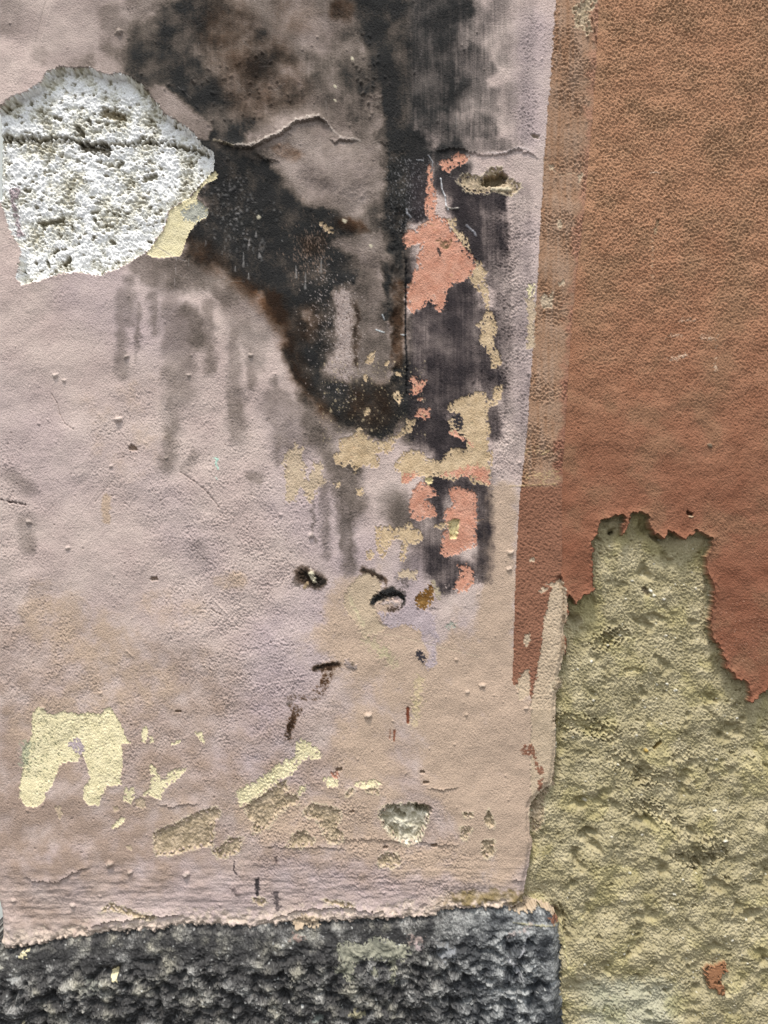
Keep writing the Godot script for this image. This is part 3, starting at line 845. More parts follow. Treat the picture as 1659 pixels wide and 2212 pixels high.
	patch("salmon_paint_patch", "right salmon patch of the lower pair", 1, "salmon", pts(bx, ey, [1240, 960, 1290, 940, 1360, 960, 1415, 980, 1422, 1180, 1415, 1320, 1370, 1340, 1330, 1350, 1290, 1380, 1220, 1392, 1185, 1370, 1200, 1240, 1240, 1200, 1200, 1150, 1220, 1090, 1270, 1060, 1250, 1000]), 0.6)
	patch("exposed_mortar", "small yellow recess in the right salmon patch", 1, "plug", pts(bx, ey, [1238, 1180, 1270, 1150, 1312, 1153, 1302, 1220, 1292, 1285, 1250, 1272]), 0.3, 6.0)
	patch("exposed_mortar", "", 1, "plug", pts(bx, ey, [1085, 885, 1140, 885, 1140, 922, 1110, 935, 1090, 915]), 0.4, 2.0)
	patch("tan_paint_patch", "tan patch shaped like a claw in the grey smear", 1, "tan", pts(bx, ey, [775, 1205, 830, 1190, 900, 1212, 960, 1190, 1000, 1160, 1010, 1192, 1070, 1240, 1075, 1290, 1030, 1312, 980, 1300, 960, 1422, 930, 1417, 940, 1290, 900, 1270, 850, 1350, 820, 1402, 790, 1370, 780, 1280]), 0.6)
	patch("tan_paint_patch", "", 1, "tan", pts(bx, ey, [1145, 1190, 1190, 1170, 1240, 1160, 1250, 1200, 1190, 1218, 1150, 1205]), 0.6)
	patch("tan_paint_patch", "", 1, "tan", pts(bx, ey, [650, 960, 700, 950, 705, 990, 680, 1010, 655, 990]), 0.9, 0.3)
	patch("tan_paint_patch", "", 1, "tan", pts(bx, ey, [505, 925, 550, 915, 552, 945, 520, 955]), 0.6, 0.3)
	patch("tan_paint_patch", "", 1, "tan", pts(bx, ey, [700, 1385, 740, 1335, 770, 1390, 735, 1410]), 0.9, 0.3)
	patch("tan_paint_patch", "", 1, "beige", pts(bx, ey, [920, 1490, 970, 1462, 1040, 1490, 1030, 1530, 920, 1525]), 0.9, 0.3)
	patch("salmon_paint_patch", "lowest salmon patch, beside the black burn", 1, "salmon", pts(bx, ey, [1305, 1440, 1350, 1440, 1402, 1490, 1400, 1560, 1350, 1612, 1300, 1612, 1270, 1570, 1310, 1510]), 1.0)
	patch("rust_patch", "golden brown scorched spot", 1, "ochre", pts(bx, ey, [1025, 1650, 1060, 1615, 1100, 1590, 1130, 1555, 1150, 1600, 1135, 1680, 1090, 1732, 1040, 1712]), 0.8, 0.6)
	patch("beige_paint_patch", "bare beige area with an outline edge below the burns", 1, "beige", pts(bx, ey, [700, 1490, 760, 1500, 800, 1530, 815, 1580, 780, 1620, 740, 1680, 780, 1740, 800, 1800, 850, 1835, 830, 1860, 700, 1900, 640, 1800, 580, 1720, 575, 1640, 620, 1560]), 0.8, 0.5)
	patch("lilac_paint_remnant", "lilac island of paint below the black ring", 1, "lilac", pts(bx, ey, [
		785, 1735, 830, 1745, 920, 1745, 970, 1700, 1010, 1660, 1030, 1710, 1100, 1740, 1155, 1760, 1150, 1800, 1165, 1860, 1180, 1920, 1150, 1970, 1160, 2020, 1175, 2070, 1110, 2110, 1075, 2060, 1130, 2040, 1135, 1960, 1150, 1890, 1090, 1890, 1020, 1850, 960, 1815, 920, 1830, 880, 1850, 830, 1830, 810, 1790]), 0.6, 0.5)
	patch("dark_paint_remnant", "blue black fleck of paint on the beige plaster", 1, "dark", pts(bx, ey, [1030, 1990, 1060, 1978, 1085, 2010, 1092, 2045, 1078, 2070, 1045, 2040]), 0.5, 0.5)
	patch("grey_paint_patch", "", 1, "grey", pts(bx, ey, [1215, 1835, 1250, 1805, 1290, 1820, 1275, 1845, 1225, 1845]), 0.6, 0.3)
	# lower left
	var gy := 1460.0
	patch("cream_paint_patch", "large cream patch with two legs at the lower left", 1, "cream", pts(0, gy, [
		240, 190, 280, 202, 290, 242, 350, 246, 400, 220, 510, 240, 560, 230, 640, 240, 692, 188, 730, 240, 780, 330, 800, 390, 835, 425, 780, 430, 780, 560, 772, 640, 772, 690, 682, 700, 642, 780, 632, 822, 560, 822, 530, 770, 542, 700, 572, 640, 542, 530, 520, 490, 490, 540, 430, 542, 380, 570, 330, 700, 290, 740,
		290, 790, 240, 832, 160, 822, 120, 770, 130, 650, 150, 560, 140, 480, 200, 390, 200, 250]), 0.45)
	patch("lilac_paint_remnant", "", 1, "lilac", pts(0, gy, [430, 440, 465, 400, 505, 400, 545, 450, 520, 490, 480, 480, 450, 460]), 0.9, 0.5)
	patch("cream_paint_patch", "cream patch like a bird track beside the large cream one", 1, "cream", pts(0, gy, [945, 560, 980, 570, 1020, 660, 1100, 600, 1150, 575, 1188, 590, 1140, 650, 1060, 710, 1022, 782, 900, 752, 950, 710, 962, 640]), 0.5)
	patch("cream_paint_patch", "", 1, "cream", pts(0, gy, [790, 710, 850, 710, 862, 760, 830, 810, 785, 800]), 0.5)
	patch("cream_paint_patch", "", 1, "beige", pts(0, gy, [850, 790, 910, 770, 930, 830, 880, 850]), 0.6)
	patch("cream_paint_patch", "", 1, "cream", pts(0, gy, [902, 340, 935, 318, 938, 360, 930, 425, 905, 415]), 0.4)
	patch("cream_paint_patch", "", 1, "cream", pts(0, gy, [950, 380, 965, 385, 982, 420, 955, 428]), 0.4)
	patch("cream_paint_patch", "", 1, "cream", pts(0, gy, [1235, 362, 1280, 348, 1310, 435, 1285, 420]), 0.5)
	patch("cream_paint_patch", "", 1, "cream", pts(0, gy, [1080, 440, 1120, 410, 1165, 400, 1110, 440]), 0.4)
	patch("cream_paint_patch", "", 1, "cream", pts(0, gy, [760, 905, 795, 900, 790, 930, 720, 975, 705, 965]), 0.4)
	patch("cream_paint_patch", "", 1, "beige", pts(0, gy, [345, 830, 385, 825, 400, 870, 380, 905]), 0.5)
	patch("cream_paint_patch", "", 1, "beige", pts(0, gy, [805, 1075, 832, 1080, 835, 1110, 810, 1100]), 0.4)
	patch("cream_paint_patch", "", 1, "beige", pts(0, gy, [722, 830, 752, 825, 752, 858, 725, 860]), 0.4)
	patch("cream_paint_patch", "slanting cream strip above the mortar pits", 1, "cream", dd([
		505, 1712, 530, 1697, 567, 1675, 602, 1648, 618, 1640, 635, 1640, 640, 1600, 650, 1596, 673, 1606, 687, 1620, 697, 1632, 684, 1644, 664, 1640, 646, 1650, 636, 1671, 616, 1681, 588, 1698, 560, 1722, 535, 1736, 518, 1742]), 0.6)
	patch("cream_paint_patch", "", 1, "cream", pts(bx, gy, [645, 672, 700, 670, 750, 650, 812, 668, 810, 702, 700, 712, 650, 702]), 0.6)
	patch("cream_paint_patch", "", 1, "cream", pts(bx, gy, [430, 645, 490, 635, 545, 660, 535, 700, 480, 705]), 0.6)
	patch("cream_paint_patch", "", 1, "cream", pts(bx, gy, [275, 745, 300, 700, 335, 695, 330, 735, 290, 762]), 0.5)
	patch("salmon_paint_patch", "", 1, "salmon", pts(bx, gy, [495, 612, 535, 605, 552, 640, 510, 655]), 0.6, 2.0)
	patch("exposed_mortar", "long mortar pit with a stepped outline at the lower left", 1, "mortar", pts(0, gy, [975, 1000, 1040, 962, 1150, 922, 1260, 862, 1380, 830, 1402, 870, 1360, 960, 1350, 1082, 1280, 1092, 1180, 1112, 1080, 1142, 1000, 1142, 975, 1080]), 0.5, 3.4)
	patch("exposed_mortar", "", 1, "mortar", pts(0, gy, [1350, 1110, 1400, 1090, 1460, 1030, 1542, 1030, 1522, 1120, 1440, 1152, 1390, 1165]), 0.5, 3.2)
	patch("exposed_mortar", "broad mortar pit under the slanting cream strip", 1, "mortar", dd([528, 1745, 540, 1732, 565, 1718, 600, 1695, 618, 1683, 622, 1700, 614, 1712, 642, 1720, 646, 1735, 622, 1743, 598, 1760, 582, 1786, 560, 1797, 546, 1800, 548, 1775, 540, 1772]), 0.6, 3.4)
	patch("exposed_mortar", "", 1, "mortar", pts(bx, gy, [320, 862, 370, 810, 470, 822, 550, 850, 550, 910, 530, 960, 570, 1000, 562, 1050, 490, 1077, 460, 1030, 430, 960, 400, 912, 320, 892]), 0.5, 3.2)
	patch("exposed_mortar", "", 1, "mortar", pts(bx, gy, [230, 1040, 270, 990, 330, 985, 392, 1040, 370, 1072, 300, 1092, 210, 1082]), 0.5, 3.0)
	patch("exposed_masonry", "deep pale pit, the deepest near the plinth", 1, "pit", pts(bx, gy, [798, 850, 860, 820, 1000, 803, 1100, 830, 1117, 880, 1100, 960, 1060, 1050, 980, 1077, 900, 1040, 840, 980, 800, 900]), 0.5, 9.0)
	patch("exposed_mortar", "", 1, "mortar", pts(bx, gy, [785, 1170, 830, 1120, 910, 1130, 942, 1180, 880, 1222, 800, 1212]), 0.5, 3.0)
	patch("exposed_mortar", "", 1, "mortar", pts(bx, gy, [1320, 962, 1382, 955, 1380, 1000, 1350, 1042, 1318, 1030]), 0.5, 3.0)
	patch("exposed_mortar", "", 1, "mortar", pts(bx, gy, [1465, 912, 1490, 848, 1532, 930, 1522, 972, 1470, 935]), 0.4, 5.0)
	patch("exposed_mortar", "", 1, "mortar", pts(bx, gy, [1453, 1050, 1530, 1040, 1532, 1122, 1480, 1162, 1450, 1140]), 0.5, 4.0)
	patch("exposed_mortar", "", 1, "mortar", pts(bx, gy, [580, 762, 610, 720, 640, 720, 620, 762]), 0.5, 2.5)
	patch("exposed_mortar", "", 1, "mortar", pts(bx, gy, [700, 715, 790, 705, 795, 745, 720, 735]), 0.5, 2.0)
	patch("exposed_mortar", "", 1, "mortar", pts(0, gy, [640, 1490, 700, 1440, 800, 1470, 900, 1510, 990, 1530, 960, 1550, 860, 1535, 790, 1500, 720, 1490]), 0.6, 3.0)
	patch("exposed_mortar", "", 1, "mortar", pts(bx, gy, [430, 1418, 520, 1425, 625, 1445, 620, 1470, 520, 1450]), 0.6, 3.0)
	patch("exposed_mortar", "", 1, "mortar", pts(bx, gy, [0, 1410, 60, 1405, 85, 1440, 60, 1465, 10, 1455]), 0.5, 2.5)
	patch("exposed_mortar", "", 1, "mortar", pts(bx, gy, [1330, 870, 1390, 870, 1395, 890, 1340, 895]), 0.5, 2.5)
	# band by the joint
	patch("beige_paint_patch", "beige strip where the brown band has flaked off", 1, "beige", dd([1213, 1252, 1225, 1282, 1227, 1328, 1219, 1362, 1222, 1396, 1212, 1447, 1206, 1462, 1212, 1477, 1202, 1501, 1202, 1700, 1146, 1742, 1146, 1500, 1158, 1460, 1160, 1440, 1168, 1400, 1176, 1330, 1186, 1300, 1193, 1268, 1180, 1262, 1200, 1258]), 0.6, 0.8)
	patch("beige_paint_patch", "", 1, "beige", pts(1095, 730, [110, 1880, 145, 1870, 148, 1930, 120, 1960, 108, 1930]), 0.5)
	patch("beige_paint_patch", "", 1, "beige", pts(1095, 730, [145, 1405, 180, 1390, 178, 1425, 150, 1420]), 0.5)
	patch("beige_paint_patch", "", 1, "beige", pts(1095, 730, [100, 2110, 150, 2100, 150, 2260, 80, 2300, 60, 2200]), 0.8)
	patch("beige_paint_patch", "", 1, "beige", pts(1095, 730, [195, 1610, 240, 1580, 270, 1590, 230, 1620]), 0.5)
	patch("brown_paint_remnant", "", 1, "terracotta", pts(1095, gy, [85, 480, 110, 440, 160, 440, 180, 480, 195, 540, 230, 590, 232, 630, 195, 630, 180, 560, 165, 505, 120, 505]), 0.5, 0.4)
	patch("brown_paint_remnant", "", 1, "terracotta", pts(1095, gy, [150, -60, 195, -60, 192, 20, 170, 60, 165, 130, 145, 120, 150, 40]), 0.5, 0.4)
	patch("brown_paint_remnant", "", 1, "terracotta", pts(1095, gy, [195, 665, 225, 650, 225, 720, 200, 735]), 0.5, 0.4)
	patch("beige_paint_patch", "small square beige chip on the brown band", 1, "beige", pts(1095, 0, [215, 1890, 240, 1860, 265, 1890, 290, 1850, 292, 1960, 218, 1955]), 0.3)
	patch("beige_paint_patch", "", 1, "beige", pts(1095, 0, [318, 1410, 340, 1395, 350, 1440, 340, 1468, 318, 1445]), 0.4)
	patch("beige_paint_patch", "", 1, "beige", pts(1095, 0, [320, 1800, 360, 1780, 362, 1820, 330, 1815]), 0.5)
	patch("beige_paint_patch", "", 1, "beige", pts(1095, 0, [270, 1050, 295, 1040, 295, 1075, 275, 1070]), 0.5)
	patch("beige_paint_patch", "", 1, "beige", pts(1095, 0, [455, 1110, 480, 1100, 478, 1150, 460, 1155]), 0.5)
	patch("cream_paint_patch", "", 1, "cream", pts(1095, 0, [135, 1820, 175, 1800, 178, 1870, 150, 1895, 130, 1885]), 0.7)
	patch("tan_paint_patch", "", 1, "beige", pts(1095, 0, [120, 1900, 180, 1890, 175, 2211, 125, 2211, 130, 2000]), 0.9, 0.3)
	patch("exposed_mortar", "crumbled mortar at the top of the joint", 1, "mortar", pts(1095, 0, [440, 110, 420, 60, 470, 20, 500, -60, 570, -60, 560, 40, 525, 80, 510, 120, 540, 190, 510, 215, 470, 180, 445, 180]), 0.9, 3.0)
	patch("exposed_mortar", "crumbled grey mortar on the broken edge above the plinth", 1, "mortar", dd([1170, 1708, 1196, 1695, 1180, 1730, 1178, 1775, 1165, 1805, 1152, 1800, 1144, 1760, 1150, 1738]), 0.5, 4.0)
	patch("exposed_mortar", "", 1, "mortar", dd([1192, 1482, 1205, 1460, 1218, 1470, 1216, 1488, 1200, 1492]), 0.6, -1.0)
	patch("brown_flake", "brown flake of paint clinging to the sandy render", 2, "brown_flake", pts(1095, gy, [1268, 1870, 1330, 1862, 1400, 1830, 1418, 1900, 1390, 1920, 1375, 1960, 1412, 2030, 1390, 2055, 1300, 2002, 1275, 1930]), 0.5, 3.5)
	# on the plinth
	patch("mortar_crust", "greenish grey crust of old mortar on the stone", 3, "crust", pts(bx, gy, [540, 1690, 640, 1670, 690, 1690, 760, 1645, 860, 1660, 900, 1680, 990, 1690, 1000, 1740, 960, 1790, 910, 1790, 915, 1880, 890, 1950, 855, 1930, 870, 1850, 850, 1780, 780, 1800, 690, 1780, 640, 1840, 650, 1910, 610, 1925, 560, 1880, 500, 1850, 550, 1800, 530, 1740]), 0.9, 2.0)
	patch("mortar_crust", "", 3, "crust", pts(bx, gy, [740, 1850, 770, 1830, 800, 1860, 780, 1890, 750, 1885]), 0.5, 2.0)
	patch("plaster_splash", "", 3, "cream", pts(0, gy, [715, 1860, 760, 1855, 762, 1910, 730, 1920]), 0.4, -1.0)
	patch("plaster_splash", "", 3, "cream", pts(0, gy, [130, 1780, 150, 1740, 190, 1730, 180, 1770, 150, 1795]), 0.7, -0.6)
	patch("plaster_splash", "", 3, "beige", pts(1095, gy, [0, 1480, 60, 1440, 180, 1440, 280, 1470, 320, 1520, 280, 1510, 200, 1470, 150, 1500, 90, 1500, 40, 1490]), 0.8, -2.0)
	patch("plaster_splash", "", 3, "beige", pts(bx, gy, [240, 1560, 330, 1500, 420, 1530, 420, 1600, 330, 1580, 270, 1610]), 0.9, -2.0)
	patch("plaster_splash", "", 3, "terracotta", pts(1095, gy, [260, 1530, 330, 1530, 340, 1580, 300, 1580]), 0.9, 0.5)


# ---- spots, drips, cracks, scratches and lumps ----------------------------
func dab(x0: float, y0: float, x1: float, y1: float, w0: float, w1: float, dz: float, c: Array, alpha: float, rag := 0.35, soft := 0.45) -> void:
	# a short tapering mark; dz in mm, colour optional
	var m := maxf(w0, w1) * 1.6 + 2.0
	var ex := x1 - x0
	var ey := y1 - y0
	var ll := ex * ex + ey * ey + 0.0001
	for j in range(row_at(minf(y0, y1) - m), row_at(maxf(y0, y1) + m) + 2):
		for i in range(col_at(minf(x0, x1) - m), col_at(maxf(x0, x1) + m) + 2):
			var px := xs[i] - x0
			var py := ys[j] - y0
			var t := clampf((px * ex + py * ey) / ll, 0.0, 1.0)
			var w := lerpf(w0, w1, t)
			var k := j * W + i
			var d := sqrt((px - ex * t) * (px - ex * t) + (py - ey * t) * (py - ey * t)) / w + (WB[k] * 1.2 + GR[k] * 0.5) * rag
			if d < 1.0:
				var f := 1.0 - smoothstep(soft, 1.0, d)
				Z[k] += dz * f
				if alpha > 0.0:
					var a := alpha * f
					CR[k] = lerpf(CR[k], c[0], a)
					CG[k] = lerpf(CG[k], c[1], a)
					CB[k] = lerpf(CB[k], c[2], a)


func trail(p: Array, w: float, dz: float, c: Array, alpha: float, rag := 0.5, soft := 0.3) -> void:
	for k in p.size() / 2 - 1:
		dab(p[2 * k], p[2 * k + 1], p[2 * k + 2], p[2 * k + 3], w, w, dz, c, alpha, rag, soft)


func ledge(p: Array, w: float, dz: float) -> void:
	# a lip of lifted paint: raised above the line, dropping sharply below it
	var lo := Vector2(1e9, 1e9)
	var hi := -lo
	for k in p.size() / 2:
		lo = lo.min(Vector2(p[2 * k], p[2 * k + 1]))
		hi = hi.max(Vector2(p[2 * k], p[2 * k + 1]))
	for j in range(row_at(lo.y - w * 2.0), row_at(hi.y + w * 2.0) + 1):
		for i in range(col_at(lo.x), col_at(hi.x) + 1):
			var x := xs[i]
			for s in p.size() / 2 - 1:
				if x >= p[2 * s] and x < p[2 * s + 2]:
					var q := j * W + i
					var t: float = (x - p[2 * s]) / (p[2 * s + 2] - p[2 * s])
					var ly: float = lerpf(p[2 * s + 1], p[2 * s + 3], t) + WB[q] * 4.0 + WA[q] * 4.0
					var up := ly - ys[j]
					var ends := smoothstep(0.0, 25.0, minf(x - lo.x, hi.x - x))
					if up > 0.0:
						Z[q] += dz * ends * exp(-up / w)
					else:
						Z[q] -= dz * 0.45 * ends * exp(up / (w * 0.5))
					break


func small_marks() -> void:
	var none := [0, 0, 0]
	# lifted paint across the pink wall
	ledge([462, 305, 500, 318, 545, 322, 575, 305, 610, 290, 640, 268, 668, 262, 690, 258, 712, 275, 722, 292], 14.0, 4.5)
	ledge([705, 300, 722, 310, 750, 306, 778, 308], 10.0, 3.5)
	ledge([808, 304, 830, 312, 850, 310], 9.0, 2.0)
	ledge([545, 330, 570, 345, 600, 350, 615, 365], 9.0, 2.0)
	ledge([930, 325, 990, 322, 1040, 336, 1080, 335, 1120, 322, 1145, 330, 1172, 350], 10.0, 2.0)
	ledge([45, 1892, 85, 1904, 126, 1905, 153, 1888, 177, 1878, 205, 1870], 9.0, 2.5)
	ledge([190, 1998, 235, 1990, 280, 1985, 335, 1978, 400, 1975], 12.0, 4.0)
	ledge([560, 1990, 600, 1985, 640, 1965, 700, 1962, 760, 1962, 840, 1970], 10.0, 3.0)
	ledge([330, 1738, 370, 1745, 400, 1738, 440, 1735], 7.0, 1.6)
	ledge([915, 1700, 950, 1708, 1000, 1700], 9.0, 2.0)
	ledge([700, 1812, 800, 1815, 900, 1818, 1000, 1830], 12.0, 1.5)
	ledge([560, 1830, 640, 1828, 760, 1836], 9.0, 1.5)
	ledge([1098, 1906, 1115, 1902, 1138, 1908], 8.0, 3.0)
	trail([508, 316, 545, 316, 575, 301, 610, 285, 640, 264, 668, 257, 690, 253], 5.0, 0.8, [196, 184, 174], 0.6, 0.7)
	trail([462, 302, 490, 312, 505, 317], 3.0, 0.5, [200, 184, 156], 0.5, 0.7)
	trail([700, 262, 716, 280, 735, 300, 760, 302, 778, 305], 3.5, 0.6, [180, 168, 160], 0.55, 0.6)
	trail([1050, 331, 1090, 330, 1120, 318, 1145, 325], 3.0, 0.5, [196, 184, 182], 0.55, 0.6)
	# dark grit in the big cream patch
	for k in 340:
		var gx := 40.0 + absf(rng.randfn(0, 40)) if k < 230 else rng.randf_range(50, 260)
		var gy := rng.randf_range(1530, 1680) if k < 230 else rng.randf_range(1540, 1730)
		if names[ID[row_at(gy) * W + col_at(gx)]] == "cream_paint_patch":
			dab(gx, gy, gx + rng.randf_range(1, 4), gy + (rng.randf_range(-1, 1) if k > 90 else rng.randf_range(2, 8)), rng.randf_range(1.0, 2.0), 1.0, -0.8, [128, 130, 104], 0.75, 0.3, 0.1)
	dab(56, 1610, 52, 1650, 12, 10, 0.0, [158, 164, 140], 0.6, 0.9)
	# wear on the bared paint
	for k in 900:
		var x := rng.randf_range(560, 1100)
		var y := rng.randf_range(320, 1270)
		var nm := names[ID[row_at(y) * W + col_at(x)]]
		if nm == "salmon_paint_patch":
			var tint := rng.randi() % 4
			dab(x, y, x + rng.randf_range(-9, 12), y + rng.randf_range(-4, 3), rng.randf_range(1.0, 4.5), 1.0, -0.25, [[226, 186, 168], [192, 152, 112], [178, 120, 104], [228, 170, 150]][tint], 0.45, 0.8, 0.1)
		elif nm == "tan_paint_patch":
			var tint := rng.randi() % 5
			dab(x, y, x + rng.randf_range(-7, 7), y + rng.randf_range(-4, 4), rng.randf_range(1.0, 4.0), 1.2, -0.25, [[214, 200, 166], [168, 148, 116], [96, 84, 74], [206, 188, 150], [196, 158, 124]][tint], 0.45, 0.8, 0.1)
	trail([945, 520, 962, 526, 975, 522, 965, 535, 952, 530], 3.5, -0.6, [120, 98, 72], 0.7, 1.0)
	dab(948, 540, 951, 552, 4, 3, -0.6, [66, 58, 56], 0.9, 0.6)
	trail([930, 640, 938, 636, 940, 645], 1.6, 0.5, [226, 190, 172], 0.7, 0.4)
	trail([905, 490, 925, 480, 935, 485], 2.0, 0.5, [214, 176, 150], 0.6, 0.5)
	# crevice and pockets in the white hole
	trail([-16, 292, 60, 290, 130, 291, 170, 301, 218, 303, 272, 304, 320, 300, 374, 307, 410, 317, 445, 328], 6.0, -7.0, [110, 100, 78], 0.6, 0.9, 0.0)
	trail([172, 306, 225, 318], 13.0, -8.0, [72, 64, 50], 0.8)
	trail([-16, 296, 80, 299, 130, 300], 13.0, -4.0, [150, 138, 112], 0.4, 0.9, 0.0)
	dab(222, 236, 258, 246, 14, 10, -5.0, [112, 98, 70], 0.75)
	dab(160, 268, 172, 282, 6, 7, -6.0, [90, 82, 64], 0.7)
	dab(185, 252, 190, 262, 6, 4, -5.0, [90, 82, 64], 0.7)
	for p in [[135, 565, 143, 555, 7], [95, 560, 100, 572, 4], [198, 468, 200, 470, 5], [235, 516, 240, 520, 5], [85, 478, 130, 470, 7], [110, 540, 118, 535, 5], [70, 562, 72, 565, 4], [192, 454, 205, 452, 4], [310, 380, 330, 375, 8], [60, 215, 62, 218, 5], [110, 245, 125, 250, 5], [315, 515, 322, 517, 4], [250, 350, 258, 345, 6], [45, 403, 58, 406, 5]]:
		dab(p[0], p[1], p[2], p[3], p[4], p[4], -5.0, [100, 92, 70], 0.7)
	for k in 420:
		var x := rng.randf_range(0, 440)
		var y := rng.randf_range(170, 600)
		var q := row_at(y) * W + col_at(x)
		if names[ID[q]] == "exposed_masonry":
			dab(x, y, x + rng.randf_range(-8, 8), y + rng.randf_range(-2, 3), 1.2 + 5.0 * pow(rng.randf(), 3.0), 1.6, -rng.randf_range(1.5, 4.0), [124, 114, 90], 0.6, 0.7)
	# nail hole
	dab(1052, 392, 1085, 384, 12, 15, -14.0, [92, 82, 62], 0.6)
	dab(1062, 408, 1100, 408, 5, 7, 4.0, [214, 206, 180], 0.6)
	dab(1190 - 40, 292, 1160, 296, 4, 5, -4.0, [150, 138, 110], 0.5)
	# deep pit near the plinth
	dab(905, 1745, 925, 1750, 12, 10, -8.0, [110, 100, 76], 0.5)
	dab(856, 1755, 868, 1765, 9, 9, -6.0, [110, 100, 76], 0.5)
	dab(860, 1775, 880, 1790, 12, 10, 4.0, [222, 216, 196], 0.6)
	for p in [[938, 1827, 8, 4], [832, 1831, 6, 3], [733, 1662, 6, 5], [385, 1537, 9, 3], [332, 1250, 8, 5], [286, 968, 5, 8], [913, 1668, 6, 3], [920, 1690, 10, 3], [760, 1752, 6, 3]]:
		dab(p[0] - p[2] * 0.5, p[1], p[0] + p[2] * 0.5, p[1], p[3], p[3], -4.0, [110, 88, 68], 0.5)
	# pale spots and drips in the soot
	for k in 190:
		var t := rng.randf()
		var x := 490.0 + rng.randfn(0, 34) + t * 40.0
		var y := 390.0 + t * 150.0 + rng.randfn(0, 16)
		var r := rng.randf_range(1.6, 5.0)
		var v := rng.randf_range(95, 150)
		dab(x, y, x + rng.randf_range(-1, 1), y + rng.randf_range(0, 2) + (rng.randf_range(0, 7) if y > 510 else 0.0), r * 0.9, r, 0.8, [v, v - 3, v - 4], rng.randf_range(0.3, 0.75), 0.35, 0.1)
	for p in [[526, 545, 575], [537, 590, 602], [508, 575, 585], [553, 498, 510], [538, 515, 530], [560, 545, 556], [640, 575, 600], [660, 590, 625], [694, 560, 590]]:
		dab(p[0], p[1], p[0], p[2], 1.2, 4.4, 0.8, [146, 142, 140], 0.75, 0.25, 0.1)
	for p in [[557, 468, 5], [760, 127, 5], [723, 186, 4], [723, 216, 3], [800, 530, 4], [743, 478, 6]]:
		dab(p[0], p[1], p[0] + 2, p[1] + 2, p[2], p[2], 0.4, [205, 196, 172], 0.9)
	# blistered paint
	for k in 110:
		var s := rng.randi() % 3
		var x: float = [800.0, 575.0, 470.0][s] + rng.randfn(0, [30, 30, 60][s])
		var y: float = [180.0, 215.0, 200.0][s] + rng.randfn(0, [40, 60, 60][s])
		dab(x, y, x + rng.randf_range(-4, 4), y + 2, rng.randf_range(3, 7), 4, rng.randf_range(0.8, 2.0), none, 0.0, 0.2, 0.0)
	# frosted white speckle round the scraped spot and rubbed granules
	for k in 700:
		var t := rng.randf()
		var x := 700.0 + t * 40.0 + rng.randfn(0, 30)
		var y := 600.0 + t * 220.0 + rng.randfn(0, 50)
		var r := rng.randf_range(0.9, 2.0)
		dab(x, y, x, y, r, r, 0.3, [196, 182, 178], 0.7, 0.1)
	for k in 220:
		var x := rng.randf_range(700, 765)
		var y := rng.randf_range(620, 830)
		dab(x, y, x + 1, y + rng.randf_range(0, 5), 1.0, 1.5, 0.0, [70, 58, 52], 0.55, 0.3, 0.1)
	for k in 260:
		var x := 670.0 + rng.randfn(0, 26)
		var y := 545.0 + rng.randfn(0, 32)
		dab(x, y, x + 1, y + 4, 1.0, 1.6, 0.2, [140, 118, 104], 0.5, 0.1)
	for k in 500:
		var x := rng.randf_range(690, 920)
		var y := rng.randf_range(780, 960)
		var r := rng.randf_range(0.8, 2.2) * (2.0 if rng.randf() < 0.04 else 1.0)
		dab(x, y, x, y + 1, r, r, 0.0, [205, 186, 150], 0.6 if rng.randf() < 0.4 else 0.25, 0.2)
	for k in 320:
		var x := 880.0 + rng.randfn(0, 24)
		var y := rng.randf_range(340, 500)
		dab(x, y, x, y + 2, rng.randf_range(0.8, 1.7), 1, 0.2, [150, 148, 150], 0.5, 0.2)
	# white curls of paint
	trail([952, 385, 955, 410, 962, 425, 963, 445, 968, 455], 2.2, 2.5, [214, 216, 220], 0.95, 0.15)
	trail([962, 448, 975, 452, 990, 450], 2.0, 2.5, [206, 200, 190], 0.9, 0.15)
	trail([925, 335, 935, 350, 933, 365], 1.8, 1.0, [170, 172, 178], 0.7, 0.2)
	trail([1008, 488, 1022, 500, 1028, 510], 3.5, 1.0, [180, 182, 190], 0.6, 0.4)
	trail([888, 470, 880, 462, 878, 452], 3.0, 0.8, [176, 178, 184], 0.6, 0.4)
	trail([900, 345, 915, 346], 2.0, 0.8, [190, 192, 196], 0.7, 0.2)
	trail([812, 712, 830, 718], 2.2, 0.8, [190, 200, 204], 0.9, 0.2)
	trail([866, 722, 878, 722], 2.0, 0.8, [196, 202, 206], 0.9, 0.2)
	trail([826, 680, 830, 690], 2.2, 0.5, [196, 202, 206], 0.8, 0.2)
	# the upright groove
	trail([877, 560, 877, 640, 876, 720, 879, 800, 878, 850], 2.6, -2.6, [30, 30, 32], 0.9, 0.25)
	trail([872, 480, 874, 560], 2.0, -1.2, [40, 40, 42], 0.6, 0.25)
	# scorched spots low on the wall
	dab(672, 1238, 678, 1255, 8, 6, 2.5, [200, 192, 168], 0.95)
	dab(662, 1262, 658, 1270, 6, 4, 1.0, [172, 150, 120], 0.9)
	trail([826, 1302, 846, 1300, 858, 1304], 5.0, 0.5, [166, 152, 148], 0.9, 0.7)
	dab(935, 1255, 948, 1285, 5, 8, 0.4, [172, 160, 130], 0.7, 0.9)
	dab(750, 1432, 765, 1442, 8, 6, 1.5, [150, 138, 138], 0.6, 0.6)
	dab(816, 1292, 866, 1290, 9, 8, -5.0, none, 0.0, 0.8)
	dab(655, 1244, 684, 1254, 9, 9, -3.0, none, 0.0, 0.8)
	dab(672, 1238, 678, 1255, 8, 6, 4.0, [200, 192, 168], 0.95)
	dab(688, 1440, 728, 1435, 5, 5, -2.0, none, 0.0, 0.8)
